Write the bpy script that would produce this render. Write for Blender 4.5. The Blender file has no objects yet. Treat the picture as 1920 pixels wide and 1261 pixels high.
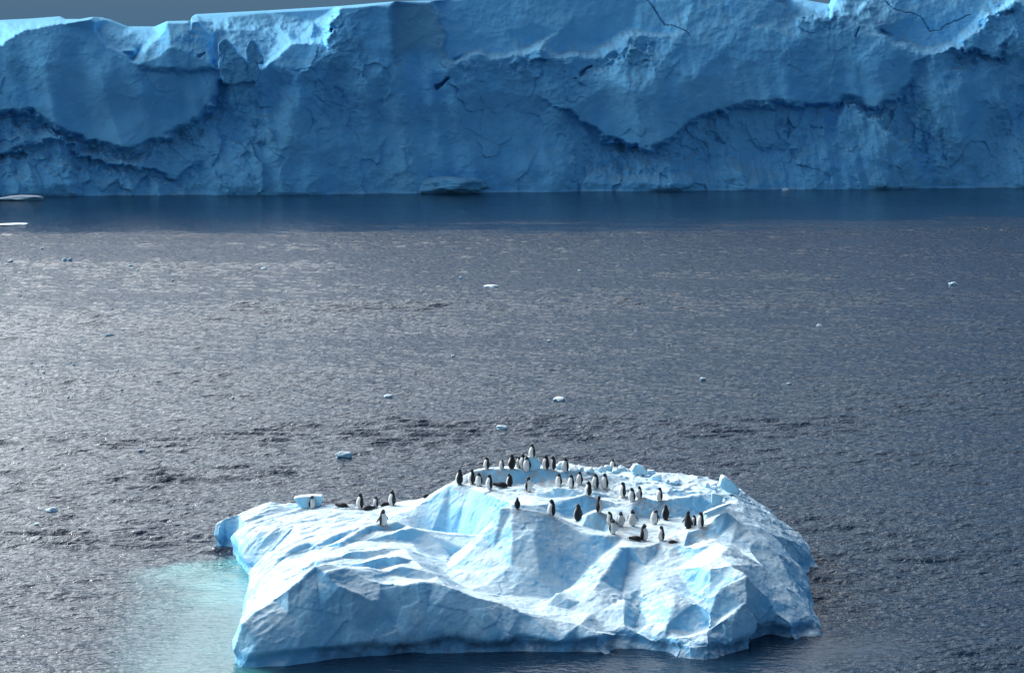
import bpy, bmesh, math, random
import numpy as np
from mathutils import Vector, Matrix
from mathutils.geometry import delaunay_2d_cdt
from mathutils.bvhtree import BVHTree

random.seed(7)
rad = math.radians
scene = bpy.context.scene

# ------------------------------------------------------------------ camera
F, CU, CV, HZ, H = 4000.0, 960.0, 630.5, 60.0, 27.0
PITCH = math.atan((CV - HZ) / F)
cam = bpy.data.cameras.new('camera')
cam.lens = 36.0 * F / 1920.0
cam.sensor_width = 36.0
cam.clip_start = 1.0
cam.clip_end = 30000.0
camo = bpy.data.objects.new('camera', cam)
scene.collection.objects.link(camo)
camo.location = (0, 0, H)
camo.rotation_euler = (math.pi / 2 - PITCH, 0, 0)
scene.camera = camo

# ------------------------------------------------------------------ light
SUN_EL, SUN_AZ = 26.0, 52.0          # azimuth measured to the left of the view direction
AUR, AUR_P = 9.0, 4.7
world = bpy.data.worlds.new('World')
scene.world = world
world.use_nodes = True
sun = bpy.data.lights.new('sun', 'SUN')
sun.energy = 2.75
sun.angle = rad(0.6)
sun.color = (1.0, 0.97, 0.92)
suno = bpy.data.objects.new('sun', sun)
scene.collection.objects.link(suno)
sdir = Vector((-math.sin(rad(SUN_AZ)) * math.cos(rad(SUN_EL)),
               math.cos(rad(SUN_AZ)) * math.cos(rad(SUN_EL)),
               math.sin(rad(SUN_EL))))
suno.rotation_euler = sdir.to_track_quat('Z', 'Y').to_euler()


def build_world():
    nt = world.node_tree
    n, l = nt.nodes, nt.links
    n.clear()
    out = n.new('ShaderNodeOutputWorld')
    sky = n.new('ShaderNodeTexSky')
    sky.sky_type = 'NISHITA'
    sky.sun_disc = False
    sky.sun_elevation = rad(SUN_EL)
    sky.sun_rotation = rad(-SUN_AZ)
    sky.air_density = 1.0
    sky.dust_density = 0.5
    sky.ozone_density = 1.6
    bg = n.new('ShaderNodeBackground')
    bg.inputs['Strength'].default_value = 0.10
    l.new(sky.outputs[0], bg.inputs[0])
    geo = n.new('ShaderNodeNewGeometry')
    # veil of thin cloud, noise driven, thicker towards the horizon all the way round
    tc = n.new('ShaderNodeTexCoord')
    sep = n.new('ShaderNodeSeparateXYZ')
    l.new(tc.outputs['Generated'], sep.inputs[0])
    ramp = n.new('ShaderNodeValToRGB')
    e = ramp.color_ramp.elements
    e[0].position, e[0].color = 0.0, (1, 1, 1, 1)
    e[1].position, e[1].color = 0.35, (0.0, 0.0, 0.0, 1)
    a = ramp.color_ramp.elements.new(0.035); a.color = (1.0,) * 3 + (1,)
    a = ramp.color_ramp.elements.new(0.10); a.color = (0.20,) * 3 + (1,)
    l.new(sep.outputs['Z'], ramp.inputs[0])
    mp = n.new('ShaderNodeMapping')
    mp.inputs['Scale'].default_value = (1.0, 1.0, 4.0)
    l.new(tc.outputs['Generated'], mp.inputs[0])
    noi = n.new('ShaderNodeTexNoise')
    noi.inputs['Scale'].default_value = 2.2
    noi.inputs['Detail'].default_value = 5
    l.new(mp.outputs[0], noi.inputs['Vector'])
    mr = n.new('ShaderNodeMapRange')
    mr.inputs[1].default_value, mr.inputs[2].default_value = 0.3, 0.7
    mr.inputs[3].default_value, mr.inputs[4].default_value = 0.0, 0.12
    l.new(noi.outputs[0], mr.inputs[0])
    ad = n.new('ShaderNodeMath'); ad.operation = 'ADD'; ad.use_clamp = True
    l.new(ramp.outputs[0], ad.inputs[0]); l.new(mr.outputs[0], ad.inputs[1])
    # cloud bank colour: slate at the horizon, paler higher up
    cr = n.new('ShaderNodeValToRGB')
    c = cr.color_ramp.elements
    c[0].position, c[0].color = 0.0, (0.072, 0.155, 0.255, 1)
    c[1].position, c[1].color = 0.30, (0.42, 0.47, 0.52, 1)
    a = cr.color_ramp.elements.new(0.06); a.color = (0.13, 0.19, 0.26, 1)
    l.new(sep.outputs['Z'], cr.inputs[0])
    cl = n.new('ShaderNodeBackground')
    l.new(cr.outputs[0], cl.inputs[0])
    # thin high cloud brightened by forward scattering around the sun
    dot = n.new('ShaderNodeVectorMath'); dot.operation = 'DOT_PRODUCT'
    dot.inputs[1].default_value = tuple(sdir)
    l.new(tc.outputs['Generated'], dot.inputs[0])
    mx = n.new('ShaderNodeMath'); mx.operation = 'MAXIMUM'; mx.inputs[1].default_value = 0.0
    l.new(dot.outputs['Value'], mx.inputs[0])
    pw = n.new('ShaderNodeMath'); pw.operation = 'POWER'; pw.inputs[1].default_value = AUR_P
    l.new(mx.outputs[0], pw.inputs[0])
    st = n.new('ShaderNodeMath'); st.operation = 'MULTIPLY'; st.inputs[1].default_value = AUR
    l.new(pw.outputs[0], st.inputs[0])
    au = n.new('ShaderNodeBackground'); au.inputs[0].default_value = (0.95, 0.98, 0.98, 1)
    l.new(st.outputs[0], au.inputs[1])
    add = n.new('ShaderNodeAddShader')
    l.new(bg.outputs[0], add.inputs[0]); l.new(au.outputs[0], add.inputs[1])
    mix = n.new('ShaderNodeMixShader')
    l.new(ad.outputs[0], mix.inputs[0]); l.new(add.outputs[0], mix.inputs[1]); l.new(cl.outputs[0], mix.inputs[2])
    l.new(mix.outputs[0], out.inputs[0])


build_world()
scene.view_settings.view_transform = 'Standard'
scene.view_settings.look = 'None'
scene.view_settings.gamma = 1.0
scene.view_settings.exposure = 0.0
scene.view_settings.use_curve_mapping = False
scene.cycles.max_bounces = 6
scene.cycles.diffuse_bounces = 3
scene.cycles.sample_clamp_indirect = 4.0

# ------------------------------------------------------------------ helpers
CP, SP = math.cos(PITCH), math.sin(PITCH)


def ray(u, v):
    a, b = (u - CU) / F, (CV - v) / F
    return a, CP + b * SP, -SP + b * CP


def at_depth(u, v, d):
    a, y, z = ray(u, v)
    t = d / y
    return (a * t, d, H + z * t)


def at_height(u, v, h):
    a, y, z = ray(u, v)
    t = (h - H) / z
    return (a * t, y * t, h)


def at(u, v, k):
    # values over 20 are approximate distances (small-angle), turned into a height first
    return at_height(u, v, H - (v - HZ) * k / F if k > 20 else k)


def tag(o, label=None, cat=None, group=None, kind=None):
    if label: o['label'] = label
    if cat: o['category'] = cat
    if group: o['group'] = group
    if kind: o['kind'] = kind
    return o


def link(name, me, mat=None, parent=None):
    o = bpy.data.objects.new(name, me)
    scene.collection.objects.link(o)
    if mat is not None and me is not None and not me.materials:
        me.materials.append(mat)
    if parent is not None: o.parent = parent
    return o


def mesh_from(name, co, faces, smooth=True):
    me = bpy.data.meshes.new(name)
    me.from_pydata([tuple(c) for c in co], [], faces)
    me.validate()
    if smooth: me.shade_smooth()
    me.update()
    return me


def grid_mesh(name, P, smooth=True):
    """P: (rows, cols, 3) array -> quad grid mesh."""
    r, c, _ = P.shape
    me = bpy.data.meshes.new(name)
    me.vertices.add(r * c)
    me.vertices.foreach_set('co', P.reshape(-1).astype(np.float32))
    i = np.arange(r * c).reshape(r, c)
    q = np.stack([i[:-1, :-1], i[:-1, 1:], i[1:, 1:], i[1:, :-1]], -1).reshape(-1, 4)
    me.loops.add(q.size)
    me.loops.foreach_set('vertex_index', q.reshape(-1).astype(np.int32))
    me.polygons.add(len(q))
    me.polygons.foreach_set('loop_start', (np.arange(len(q)) * 4).astype(np.int32))
    me.polygons.foreach_set('loop_total', np.full(len(q), 4, np.int32))
    me.update(calc_edges=True)
    if smooth: me.shade_smooth()
    return me


def attr(me, name, vals):
    a = me.attributes.new(name, 'FLOAT', 'POINT')
    a.data.foreach_set('value', np.asarray(vals, np.float32))


_rng = np.random.RandomState(11)
_perm = _rng.permutation(1024)
_grad = _rng.normal(size=(1024, 3))
_grad /= np.linalg.norm(_grad, axis=1)[:, None]


def pn(p, scale=1.0, seed=0.0):
    """vectorised gradient noise, about -1..1"""
    p = np.asarray(p, float) / scale + seed * 17.31
    i = np.floor(p).astype(int)
    f = p - i
    w = f * f * f * (f * (f * 6 - 15) + 10)
    res = 0
    for dx in (0, 1):
        for dy in (0, 1):
            for dz in (0, 1):
                h = _perm[(i[:, 0] + dx) & 1023]
                h = _perm[(h + i[:, 1] + dy) & 1023]
                h = _perm[(h + i[:, 2] + dz) & 1023]
                g = _grad[h]
                d = (g[:, 0] * (f[:, 0] - dx) + g[:, 1] * (f[:, 1] - dy) + g[:, 2] * (f[:, 2] - dz))
                ww = (w[:, 0] if dx else 1 - w[:, 0]) * (w[:, 1] if dy else 1 - w[:, 1]) * (w[:, 2] if dz else 1 - w[:, 2])
                res = res + ww * d
    return res * 1.7


def fbm(p, scale, oct=4, seed=0, gain=0.5):
    r, a = 0, 1.0
    for k in range(oct):
        r = r + a * pn(p, scale / 2 ** k, seed + k * 3.7)
        a *= gain
    return r


def ridged(p, scale, oct=4, seed=0):
    r, a = 0, 1.0
    for k in range(oct):
        r = r + a * (1 - 2 * np.abs(pn(p, scale / 2 ** k, seed + k * 5.1)))
        a *= 0.5
    return r


def cells(p, scale, seed, stretch=(1, 1, 1)):
    """piecewise planar noise: every Voronoi cell gets its own tilted plane"""
    q = p / scale * np.array(stretch)
    i = np.floor(q).astype(int)
    best = np.full(len(q), 1e9)
    val = np.zeros(len(q))
    s = int(seed * 13)
    for dx in (-1, 0, 1):
        for dy in (-1, 0, 1):
            for dz in (-1, 0, 1):
                c = i + np.array([dx, dy, dz])
                h = _perm[(c[:, 0] + s) & 1023]; h = _perm[(h + c[:, 1]) & 1023]; h = _perm[(h + c[:, 2]) & 1023]
                pt = c + 0.5 + 0.45 * _grad[h]
                dd = q - pt
                d2 = (dd ** 2).sum(1)
                m = d2 < best
                best = np.where(m, d2, best)
                val = np.where(m, (dd * _grad[(h + 77) & 1023]).sum(1) + 0.25 * _grad[(h + 31) & 1023][:, 0], val)
    return val


def smoothstep(a, b, x):
    t = np.clip((x - a) / (b - a), 0, 1)
    return t * t * (3 - 2 * t)


# ------------------------------------------------------------------ materials
def new_mat(name):
    m = bpy.data.materials.new(name)
    m.use_nodes = True
    nt = m.node_tree
    return m, nt, nt.nodes['Principled BSDF']


def N(nt, kind, **kw):
    n = nt.nodes.new(kind)
    for k, v in kw.items(): setattr(n, k, v)
    return n


def ice_material(name, snow, ice, deep, bump=0.35, scale=1.0, dirt=None, lo=0.15, hi=0.75, spec=0.12):
    """snow on the flats, bare blue ice where it is steep; attribute 'blue' makes dense ice"""
    m, nt, b = new_mat(name)
    L = nt.links.new
    geo = N(nt, 'ShaderNodeNewGeometry')
    tc = N(nt, 'ShaderNodeTexCoord')
    sep = N(nt, 'ShaderNodeSeparateXYZ'); L(geo.outputs['Normal'], sep.inputs[0])
    n1 = N(nt, 'ShaderNodeTexNoise'); n1.inputs['Scale'].default_value = 0.9 / scale; n1.inputs['Detail'].default_value = 6
    L(tc.outputs['Object'], n1.inputs['Vector'])
    s1 = N(nt, 'ShaderNodeMath', operation='MULTIPLY_ADD'); s1.inputs[1].default_value = 0.5; s1.inputs[2].default_value = -0.25
    L(n1.outputs[0], s1.inputs[0])
    s2 = N(nt, 'ShaderNodeMath', operation='ADD'); L(sep.outputs['Z'], s2.inputs[0]); L(s1.outputs[0], s2.inputs[1])
    mr = N(nt, 'ShaderNodeMapRange'); mr.interpolation_type = 'SMOOTHSTEP'
    mr.inputs[1].default_value, mr.inputs[2].default_value = lo, hi
    L(s2.outputs[0], mr.inputs[0])
    # ice colour varies between pale ice and dense blue ice
    n2 = N(nt, 'ShaderNodeTexNoise'); n2.inputs['Scale'].default_value = 0.35 / scale; n2.inputs['Detail'].default_value = 4
    n2.inputs['Distortion'].default_value = 0.6
    L(tc.outputs['Object'], n2.inputs['Vector'])
    r2 = N(nt, 'ShaderNodeMapRange'); r2.inputs[1].default_value, r2.inputs[2].default_value = 0.35, 0.7
    L(n2.outputs[0], r2.inputs[0])
    at_ = N(nt, 'ShaderNodeAttribute', attribute_name='blue')
    mx0 = N(nt, 'ShaderNodeMath', operation='ADD', use_clamp=True)
    L(r2.outputs[0], mx0.inputs[0]); L(at_.outputs['Fac'], mx0.inputs[1])
    mixi = N(nt, 'ShaderNodeMix', data_type='RGBA')
    mixi.inputs[6].default_value = (*ice, 1); mixi.inputs[7].default_value = (*deep, 1)
    L(mx0.outputs[0], mixi.inputs[0])
    mixs = N(nt, 'ShaderNodeMix', data_type='RGBA')
    mixs.inputs[7].default_value = (*snow, 1)
    L(mr.outputs[0], mixs.inputs[0]); L(mixi.outputs[2], mixs.inputs[6])
    last = mixs.outputs[2]
    sa = N(nt, 'ShaderNodeAttribute', attribute_name='stain')
    sn = N(nt, 'ShaderNodeTexNoise'); sn.inputs['Scale'].default_value = 3.0 / scale; sn.inputs['Detail'].default_value = 6
    L(tc.outputs['Object'], sn.inputs['Vector'])
    sr = N(nt, 'ShaderNodeMapRange'); sr.inputs[1].default_value, sr.inputs[2].default_value = 0.42, 0.62
    L(sn.outputs[0], sr.inputs[0])
    sm = N(nt, 'ShaderNodeMath', operation='MULTIPLY'); L(sa.outputs['Fac'], sm.inputs[0]); L(sr.outputs[0], sm.inputs[1])
    ms = N(nt, 'ShaderNodeMix', data_type='RGBA'); ms.inputs[7].default_value = (0.40, 0.33, 0.27, 1)
    L(sm.outputs[0], ms.inputs[0]); L(last, ms.inputs[6]); last = ms.outputs[2]
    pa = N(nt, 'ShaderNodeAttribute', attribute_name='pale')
    mp_ = N(nt, 'ShaderNodeMix', data_type='RGBA'); mp_.inputs[7].default_value = (0.14, 0.36, 0.56, 1)  # tone of lit cliff ice, put into the colour area by area
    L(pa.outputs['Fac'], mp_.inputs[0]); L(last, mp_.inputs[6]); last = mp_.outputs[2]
    if dirt is not None:
        da = N(nt, 'ShaderNodeAttribute', attribute_name='dirt')
        n3 = N(nt, 'ShaderNodeTexNoise'); n3.inputs['Scale'].default_value = 1.2 / scale; n3.inputs['Detail'].default_value = 8
        n3.inputs['Roughness'].default_value = 0.7
        L(tc.outputs['Object'], n3.inputs['Vector'])
        r3 = N(nt, 'ShaderNodeMapRange'); r3.inputs[1].default_value, r3.inputs[2].default_value = 0.34, 0.62
        L(n3.outputs[0], r3.inputs[0])
        mm = N(nt, 'ShaderNodeMath', operation='MULTIPLY'); L(da.outputs['Fac'], mm.inputs[0]); L(r3.outputs[0], mm.inputs[1])
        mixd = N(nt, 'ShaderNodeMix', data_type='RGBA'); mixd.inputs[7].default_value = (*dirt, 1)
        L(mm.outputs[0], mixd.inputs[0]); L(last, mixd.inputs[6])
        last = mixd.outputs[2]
    L(last, b.inputs['Base Color'])
    b.inputs['Roughness'].default_value = 0.7
    b.inputs['Specular IOR Level'].default_value = spec
    # fine relief
    nb = N(nt, 'ShaderNodeTexNoise'); nb.inputs['Scale'].default_value = 5.0 / scale; nb.inputs['Detail'].default_value = 8
    nb.inputs['Roughness'].default_value = 0.6
    L(tc.outputs['Object'], nb.inputs['Vector'])
    bp = N(nt, 'ShaderNodeBump'); bp.inputs['Strength'].default_value = bump; bp.inputs['Distance'].default_value = 0.12 * scale
    L(nb.outputs[0], bp.inputs['Height'])
    L(bp.outputs[0], b.inputs['Normal'])
    return m


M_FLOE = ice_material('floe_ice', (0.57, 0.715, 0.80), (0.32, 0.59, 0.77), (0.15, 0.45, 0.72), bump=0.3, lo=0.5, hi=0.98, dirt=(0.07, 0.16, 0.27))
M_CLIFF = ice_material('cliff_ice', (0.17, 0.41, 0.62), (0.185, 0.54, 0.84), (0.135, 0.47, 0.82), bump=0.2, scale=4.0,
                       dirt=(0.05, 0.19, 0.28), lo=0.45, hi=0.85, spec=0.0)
M_CHUNK = ice_material('chunk_ice', (0.66, 0.75, 0.80), (0.40, 0.66, 0.80), (0.25, 0.55, 0.75), bump=0.3, scale=0.5)


def water_material():
    m, nt, b = new_mat('sea_water')
    L = nt.links.new
    tc = N(nt, 'ShaderNodeTexCoord')
    P = tc.outputs['Object']

    def mapping(sx, sy, rot=0.0):
        mp = N(nt, 'ShaderNodeMapping'); mp.inputs['Scale'].default_value = (sx, sy, 1); mp.inputs['Rotation'].default_value = (0, 0, rot)
        L(P, mp.inputs[0]); return mp.outputs[0]

    def noise(vec, sc, det=3, rough=0.5, dist=0.0):
        n = N(nt, 'ShaderNodeTexNoise'); n.inputs['Scale'].default_value = sc; n.inputs['Detail'].default_value = det
        n.inputs['Roughness'].default_value = rough; n.inputs['Distortion'].default_value = dist
        L(vec, n.inputs['Vector']); return n.outputs[0]

    def math_(op, a, c, clamp=False):
        n = N(nt, 'ShaderNodeMath', operation=op, use_clamp=clamp)
        for i, x in enumerate((a, c)):
            if isinstance(x, (int, float)): n.inputs[i].default_value = x
            else: L(x, n.inputs[i])
        return n.outputs[0]

    def rng(x, a, c, d, e):
        n = N(nt, 'ShaderNodeMapRange'); n.interpolation_type = 'SMOOTHSTEP'
        for i, k in enumerate((a, c, d, e)): n.inputs[i + 1].default_value = k
        L(x, n.inputs[0]); return n.outputs[0]

    w1 = noise(mapping(0.6, 1.0, 0.12), 3.0, 3, 0.55, 0.4)      # ripples about 0.4 m
    w3 = noise(mapping(0.7, 1.0, 0.3), 6.0, 2, 0.5)             # fine
    at_ = N(nt, 'ShaderNodeAttribute', attribute_name='calm')
    rough = math_('SUBTRACT', 1.0, math_('MULTIPLY', at_.outputs['Fac'], 0.8))
    h = math_('ADD', math_('MULTIPLY', w1, 0.75), math_('MULTIPLY', w3, 0.12))
    h = math_('MULTIPLY', h, rough)
    bp = N(nt, 'ShaderNodeBump'); bp.inputs['Strength'].default_value = 1.0; bp.inputs['Distance'].default_value = 0.30
    L(h, bp.inputs['Height']); L(bp.outputs[0], b.inputs['Normal'])
    tq = N(nt, 'ShaderNodeAttribute', attribute_name='turquoise')
    mix = N(nt, 'ShaderNodeMix', data_type='RGBA')
    mix.inputs[6].default_value = (0.007, 0.024, 0.050, 1)
    mix.inputs[7].default_value = (0.07, 0.27, 0.28, 1)
    tn = rng(noise(mapping(0.5, 1.0), 0.5, 4, 0.6), 0.3, 0.7, 0.75, 1.15)
    L(math_('MULTIPLY', tq.outputs['Fac'], tn, True), mix.inputs[0])
    L(mix.outputs[2], b.inputs['Base Color'])
    b.inputs['IOR'].default_value = 1.333
    b.inputs['Roughness'].default_value = 0.12
    return m


M_WATER = water_material()

# ------------------------------------------------------------------ floe outline (waterline) and relief
OUT = [(400, 1020, 0), (415, 1026, 0), (432, 1029, 0), (442, 1056, 0), (463, 1081, 0), (458, 1115, 0), (453, 1140, 0),
       (435, 1175, 0), (433, 1200, 0), (430, 1222, 0), (427, 1243, 0), (438, 1255, 0), (480, 1256, 0), (530, 1253, 0), (567, 1249, 0),
       (649, 1238, 0), (755, 1229, 0), (860, 1228, 0), (974, 1228, 0), (1071, 1227, 0), (1119, 1229, 0), (1160, 1231, 0),
       (1163, 1222, 0), (1200, 1223, 0), (1230, 1227, 0), (1252, 1238, 0), (1290, 1243, 0), (1326, 1246, 0), (1370, 1236, 0), (1415, 1219, 0),
       (1423, 1200, 0), (1446, 1194, 0), (1475, 1199, 0), (1507, 1202, 0), (1564, 1197, 0), (1558, 1168, 0), (1537, 1137, 0),
       (1524, 1105, 0), (1520, 1076, 0), (1550, 1063, 0)]
OUT_B = [(16.0, 107.6), (15.7, 110.5), (14.2, 114), (11.5, 116), (8, 117.2), (4, 118), (0, 118), (-4, 117), (-8, 116), (-11, 116), (-14, 115.5), (-15.8, 113.2)]

LINES = [
    # rear rims
    [(405, 984, 1.1), (420, 974, 1.3), (446, 963, 1.5), (480, 950, 1.7), (510, 943, 1.9), (545, 947, 1.8), (590, 951, 1.75),
     (640, 948, 1.9), (680, 949, 1.95), (740, 944, 2.0), (800, 930, 2.5)],
    [(870, 897, 113), (890, 880, 113), (940, 873, 113.3), (978, 872, 113.5), (1042, 871, 113.8), (1082, 873, 114), (1118, 875, 114), (1185, 878, 114.5),
     (1254, 891, 114), (1286, 890, 114), (1315, 895, 113.5), (1342, 903, 113), (1389, 919, 112.5), (1415, 936, 112), (1443, 955, 111.5),
     (1481, 984, 110.5), (1510, 1019, 109), (1530, 1048, 108)],
    # top terrace lip and foot
    [(886, 884, 110.9), (909, 879, 111), (945, 880, 110.8), (978, 879, 110.6), (1010, 880, 110.4), (1042, 883, 110.2), (1080, 886, 110.2), (1118, 890, 110.3)],
    [(886, 898, 110.7), (915, 909, 110.7), (940, 911, 110.6), (978, 909, 110.35), (1010, 905, 110.15), (1042, 900, 109.95), (1080, 897, 109.95), (1118, 896, 110.1)],
    # mound 1
    [(1018, 922, 107.3), (1030, 917, 107.4), (1047, 914, 107.4), (1074, 916, 107.3), (1096, 922, 107.2)],
    [(1020, 932, 107.1), (1047, 934, 107.1), (1074, 934, 107.0), (1098, 930, 107.0)],
    # mound 2
    [(1040, 944, 105.3), (1058, 935, 105.4), (1080, 930, 105.4), (1099, 927, 105.5), (1121, 933, 105.5), (1150, 941, 105.5)],
    [(1042, 962, 105.0), (1064, 972, 105.0), (1090, 970, 105.0), (1115, 957, 105.2), (1150, 951, 105.3)],
    # block with lone penguin
    [(1101, 965, 102.6), (1112, 960, 102.6), (1126, 960, 102.6), (1143, 966, 102.7), (1139, 980, 102.4)],
    [(1091, 987, 102.4), (1112, 996, 102.3), (1132, 998, 102.25)],
    # plateau rear wall
    [(1187, 942, 105.3), (1208, 933, 105.3), (1233, 939, 105.2), (1259, 936, 105.2), (1278, 933, 105.2), (1303, 931, 105.2), (1313, 927, 105.3),
     (1326, 936, 105.2), (1337, 950, 105)],
    [(1183, 957, 104.9), (1200, 972, 104.8), (1224, 975, 104.8), (1246, 974, 104.8), (1294, 970, 104.8), (1322, 963, 104.9)],
    # upper right step
    [(1246, 924, 108.6), (1259, 914, 109), (1278, 918, 109), (1310, 921, 108.9), (1335, 918, 109)],
    [(1258, 930, 108.6), (1290, 933, 108.6), (1320, 930, 108.6)],
    # bowl lip and bowl floor
    [(727, 975, 2.1), (760, 958, 2.4), (800, 936, 2.95), (825, 920, 3.3), (845, 909, 3.7), (862, 906, 3.8), (880, 913, 3.8), (900, 922, 3.8),
     (925, 930, 3.8), (950, 938, 3.8), (967, 945, 3.85)],
    [(738, 985, 108.2), (770, 991, 108.2), (805, 1002, 108.3), (833, 1026, 108), (850, 1028, 107.8), (880, 1015, 107), (908, 1003, 105.5)],
    # big front peak crest
    [(842, 1063, 99.6), (865, 1045, 99.8), (885, 1028, 100), (908, 1003, 100.5), (925, 975, 100.9), (940, 953, 100.9), (960, 953, 100.9), (985, 956, 101),
     (1005, 958, 101.1), (1023, 961, 101.2), (1045, 973, 101.2), (1065, 985, 101.2), (1087, 997, 101), (1110, 1003, 100.8), (1135, 1004, 100.6)],
    # foot of the big front peak
    [(940, 1119, 97), (960, 1134, 95.9), (1001, 1141, 95.9), (1040, 1120, 97.2), (1078, 1097, 98.7), (1105, 1060, 99.7), (1130, 1037, 100.1)],
    # spur
    [(1010, 1150, 94.9), (1030, 1128, 96.2), (1058, 1106, 97.2), (1080, 1093, 97.8), (1105, 1065, 98.3), (1130, 1044, 98.8), (1155, 1028, 99.1), (1183, 1024, 99.1)],
    [(1163, 1031, 98.9), (1145, 1060, 97.9), (1125, 1088, 96.9), (1112, 1105, 96.4)],
    [(1178, 1045, 99.1), (1174, 1080, 98.4), (1166, 1110, 97.2)],
    # small facet
    [(1168, 1118, 96.2), (1170, 1132, 95.4), (1171, 1172, 94.1)],
    [(1200, 1147, 95.8), (1192, 1178, 94.8)],
    # facet D
    [(1252, 1168, 93.7), (1265, 1111, 94.9), (1300, 1130, 94.3), (1330, 1150, 93.5)],
    [(1258, 1180, 93.6), (1290, 1183, 93.6), (1327, 1174, 93.6)],
    [(1248, 1193, 93.1), (1262, 1192, 92.8), (1290, 1190, 92.6), (1327, 1178, 92.8)],
    # right wall crest
    [(1303, 1026, 98.8), (1322, 1016, 98.9), (1341, 1013, 98.6), (1366, 1028, 97.6), (1350, 1041, 97.0), (1329, 1053, 96.5)],
    [(1318, 1058, 96.8), (1300, 1085, 96.8), (1300, 1114, 96.1)],
    [(1331, 1064, 95.8), (1331, 1090, 95.4), (1331, 1114, 95.0)],
    # block under right hand pair
    [(1291, 996, 101), (1315, 990, 101), (1336, 988, 101)],
    [(1298, 1020, 100.6), (1320, 1010, 100.6), (1340, 1008, 100.5)],
    # block E
    [(1336, 978, 101.2), (1348, 966, 101.2), (1364, 957, 101.2), (1383, 972, 101.2), (1405, 992, 101), (1418, 1012, 100.4)],
    [(1347, 1002, 100.7), (1370, 1022, 99.9), (1386, 1035, 99.3), (1405, 1026, 99.8)],
    # front ridge
    [(455, 1175, 91.40), (480, 1150, 91.90), (511, 1125, 92.40), (540, 1103, 92.20), (567, 1087, 92.60), (592, 1066, 93.00), (611, 1061, 93.30),
     (646, 1068, 93.40), (686, 1084, 93.30), (715, 1092, 93.30), (755, 1095, 93.30), (785, 1092, 93.50), (811, 1090, 93.70),
     (849, 1101, 93.40), (892, 1118, 93.30), (936, 1130, 93.80), (975, 1146, 93.70), (998, 1155, 93.60), (1020, 1152, 94.00), (1039, 1159, 93.80),
     (1087, 1168, 93.50), (1109, 1182, 93.20), (1135, 1208, 92.77)],
    [(617, 1080, 92.60), (638, 1101, 92.25), (661, 1111, 92.21), (698, 1126, 92.46), (720, 1145, 92.60), (742, 1180, 92.70)],
    [(648, 1100, 92.70), (680, 1114, 92.60), (706, 1126, 92.51)],
    # ledges on the left slope: lip then foot
    [(535, 1040, 1.9), (560, 1026, 2.15), (580, 1020, 2.25)], [(537, 1046, 102.3), (556, 1039, 102.7), (580, 1028, 103.0)],
    [(592, 1022, 2.3), (620, 1008, 2.55), (650, 999, 2.65)], [(598, 1031, 102.5), (624, 1024, 103.0), (650, 1010, 103.5)],
    [(638, 1019, 2.6), (665, 1004, 2.75), (693, 990, 2.85)], [(642, 1027, 101.6), (668, 1017, 102.5), (694, 1000, 103.7)],
    [(560, 1070, 2.4), (572, 1063, 2.65), (590, 1052, 2.8), (602, 1053, 2.85)], [(572, 1071, 97.0), (590, 1063, 97.3), (602, 1062, 97.1)],
    [(644, 1041, 2.95), (657, 1035, 3.0), (675, 1035, 3.0), (700, 1034, 2.95), (725, 1026, 2.9)],
    [(647, 1050, 98.0), (660, 1050, 98.3), (685, 1050, 98.3), (710, 1044, 98.7), (735, 1034, 99.7)],
    [(679, 1055, 2.95), (703, 1047, 3.05), (725, 1043, 3.1), (744, 1043, 3.1), (760, 1047, 2.95), (774, 1049, 2.8)],
    [(685, 1066, 96.5), (703, 1068, 96.8), (725, 1063, 97.1), (742, 1059, 97.1), (760, 1057, 97.3)],
    [(728, 1071, 2.85), (750, 1062, 3.0), (782, 1066, 2.9), (801, 1070, 2.8), (820, 1080, 2.6)],
    [(732, 1080, 95.5), (750, 1081, 95.6), (782, 1085, 95.5), (803, 1088, 95.5)],
    # shoulder
    [(722, 986, 2.7), (741, 981, 2.85), (764, 986, 2.7)], [(728, 999, 104.7), (745, 997, 104.7)],
    [(734, 1001, 2.75), (752, 993, 2.95), (769, 989, 3.0), (798, 995, 2.8), (812, 1006, 2.55), (825, 1022, 2.2), (838, 1040, 1.85)],
    [(742, 1014, 102.9), (770, 1016, 103.0), (795, 1025, 102.9), (812, 1042, 102.3)],
    # left edge lips
    [(412, 992, 0.95), (436, 1003, 0.9), (456, 1038, 0.75), (470, 1070, 0.75), (467, 1105, 0.9), (458, 1148, 1.0), (441, 1188, 0.9), (437, 1222, 0.5)],
]
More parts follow.
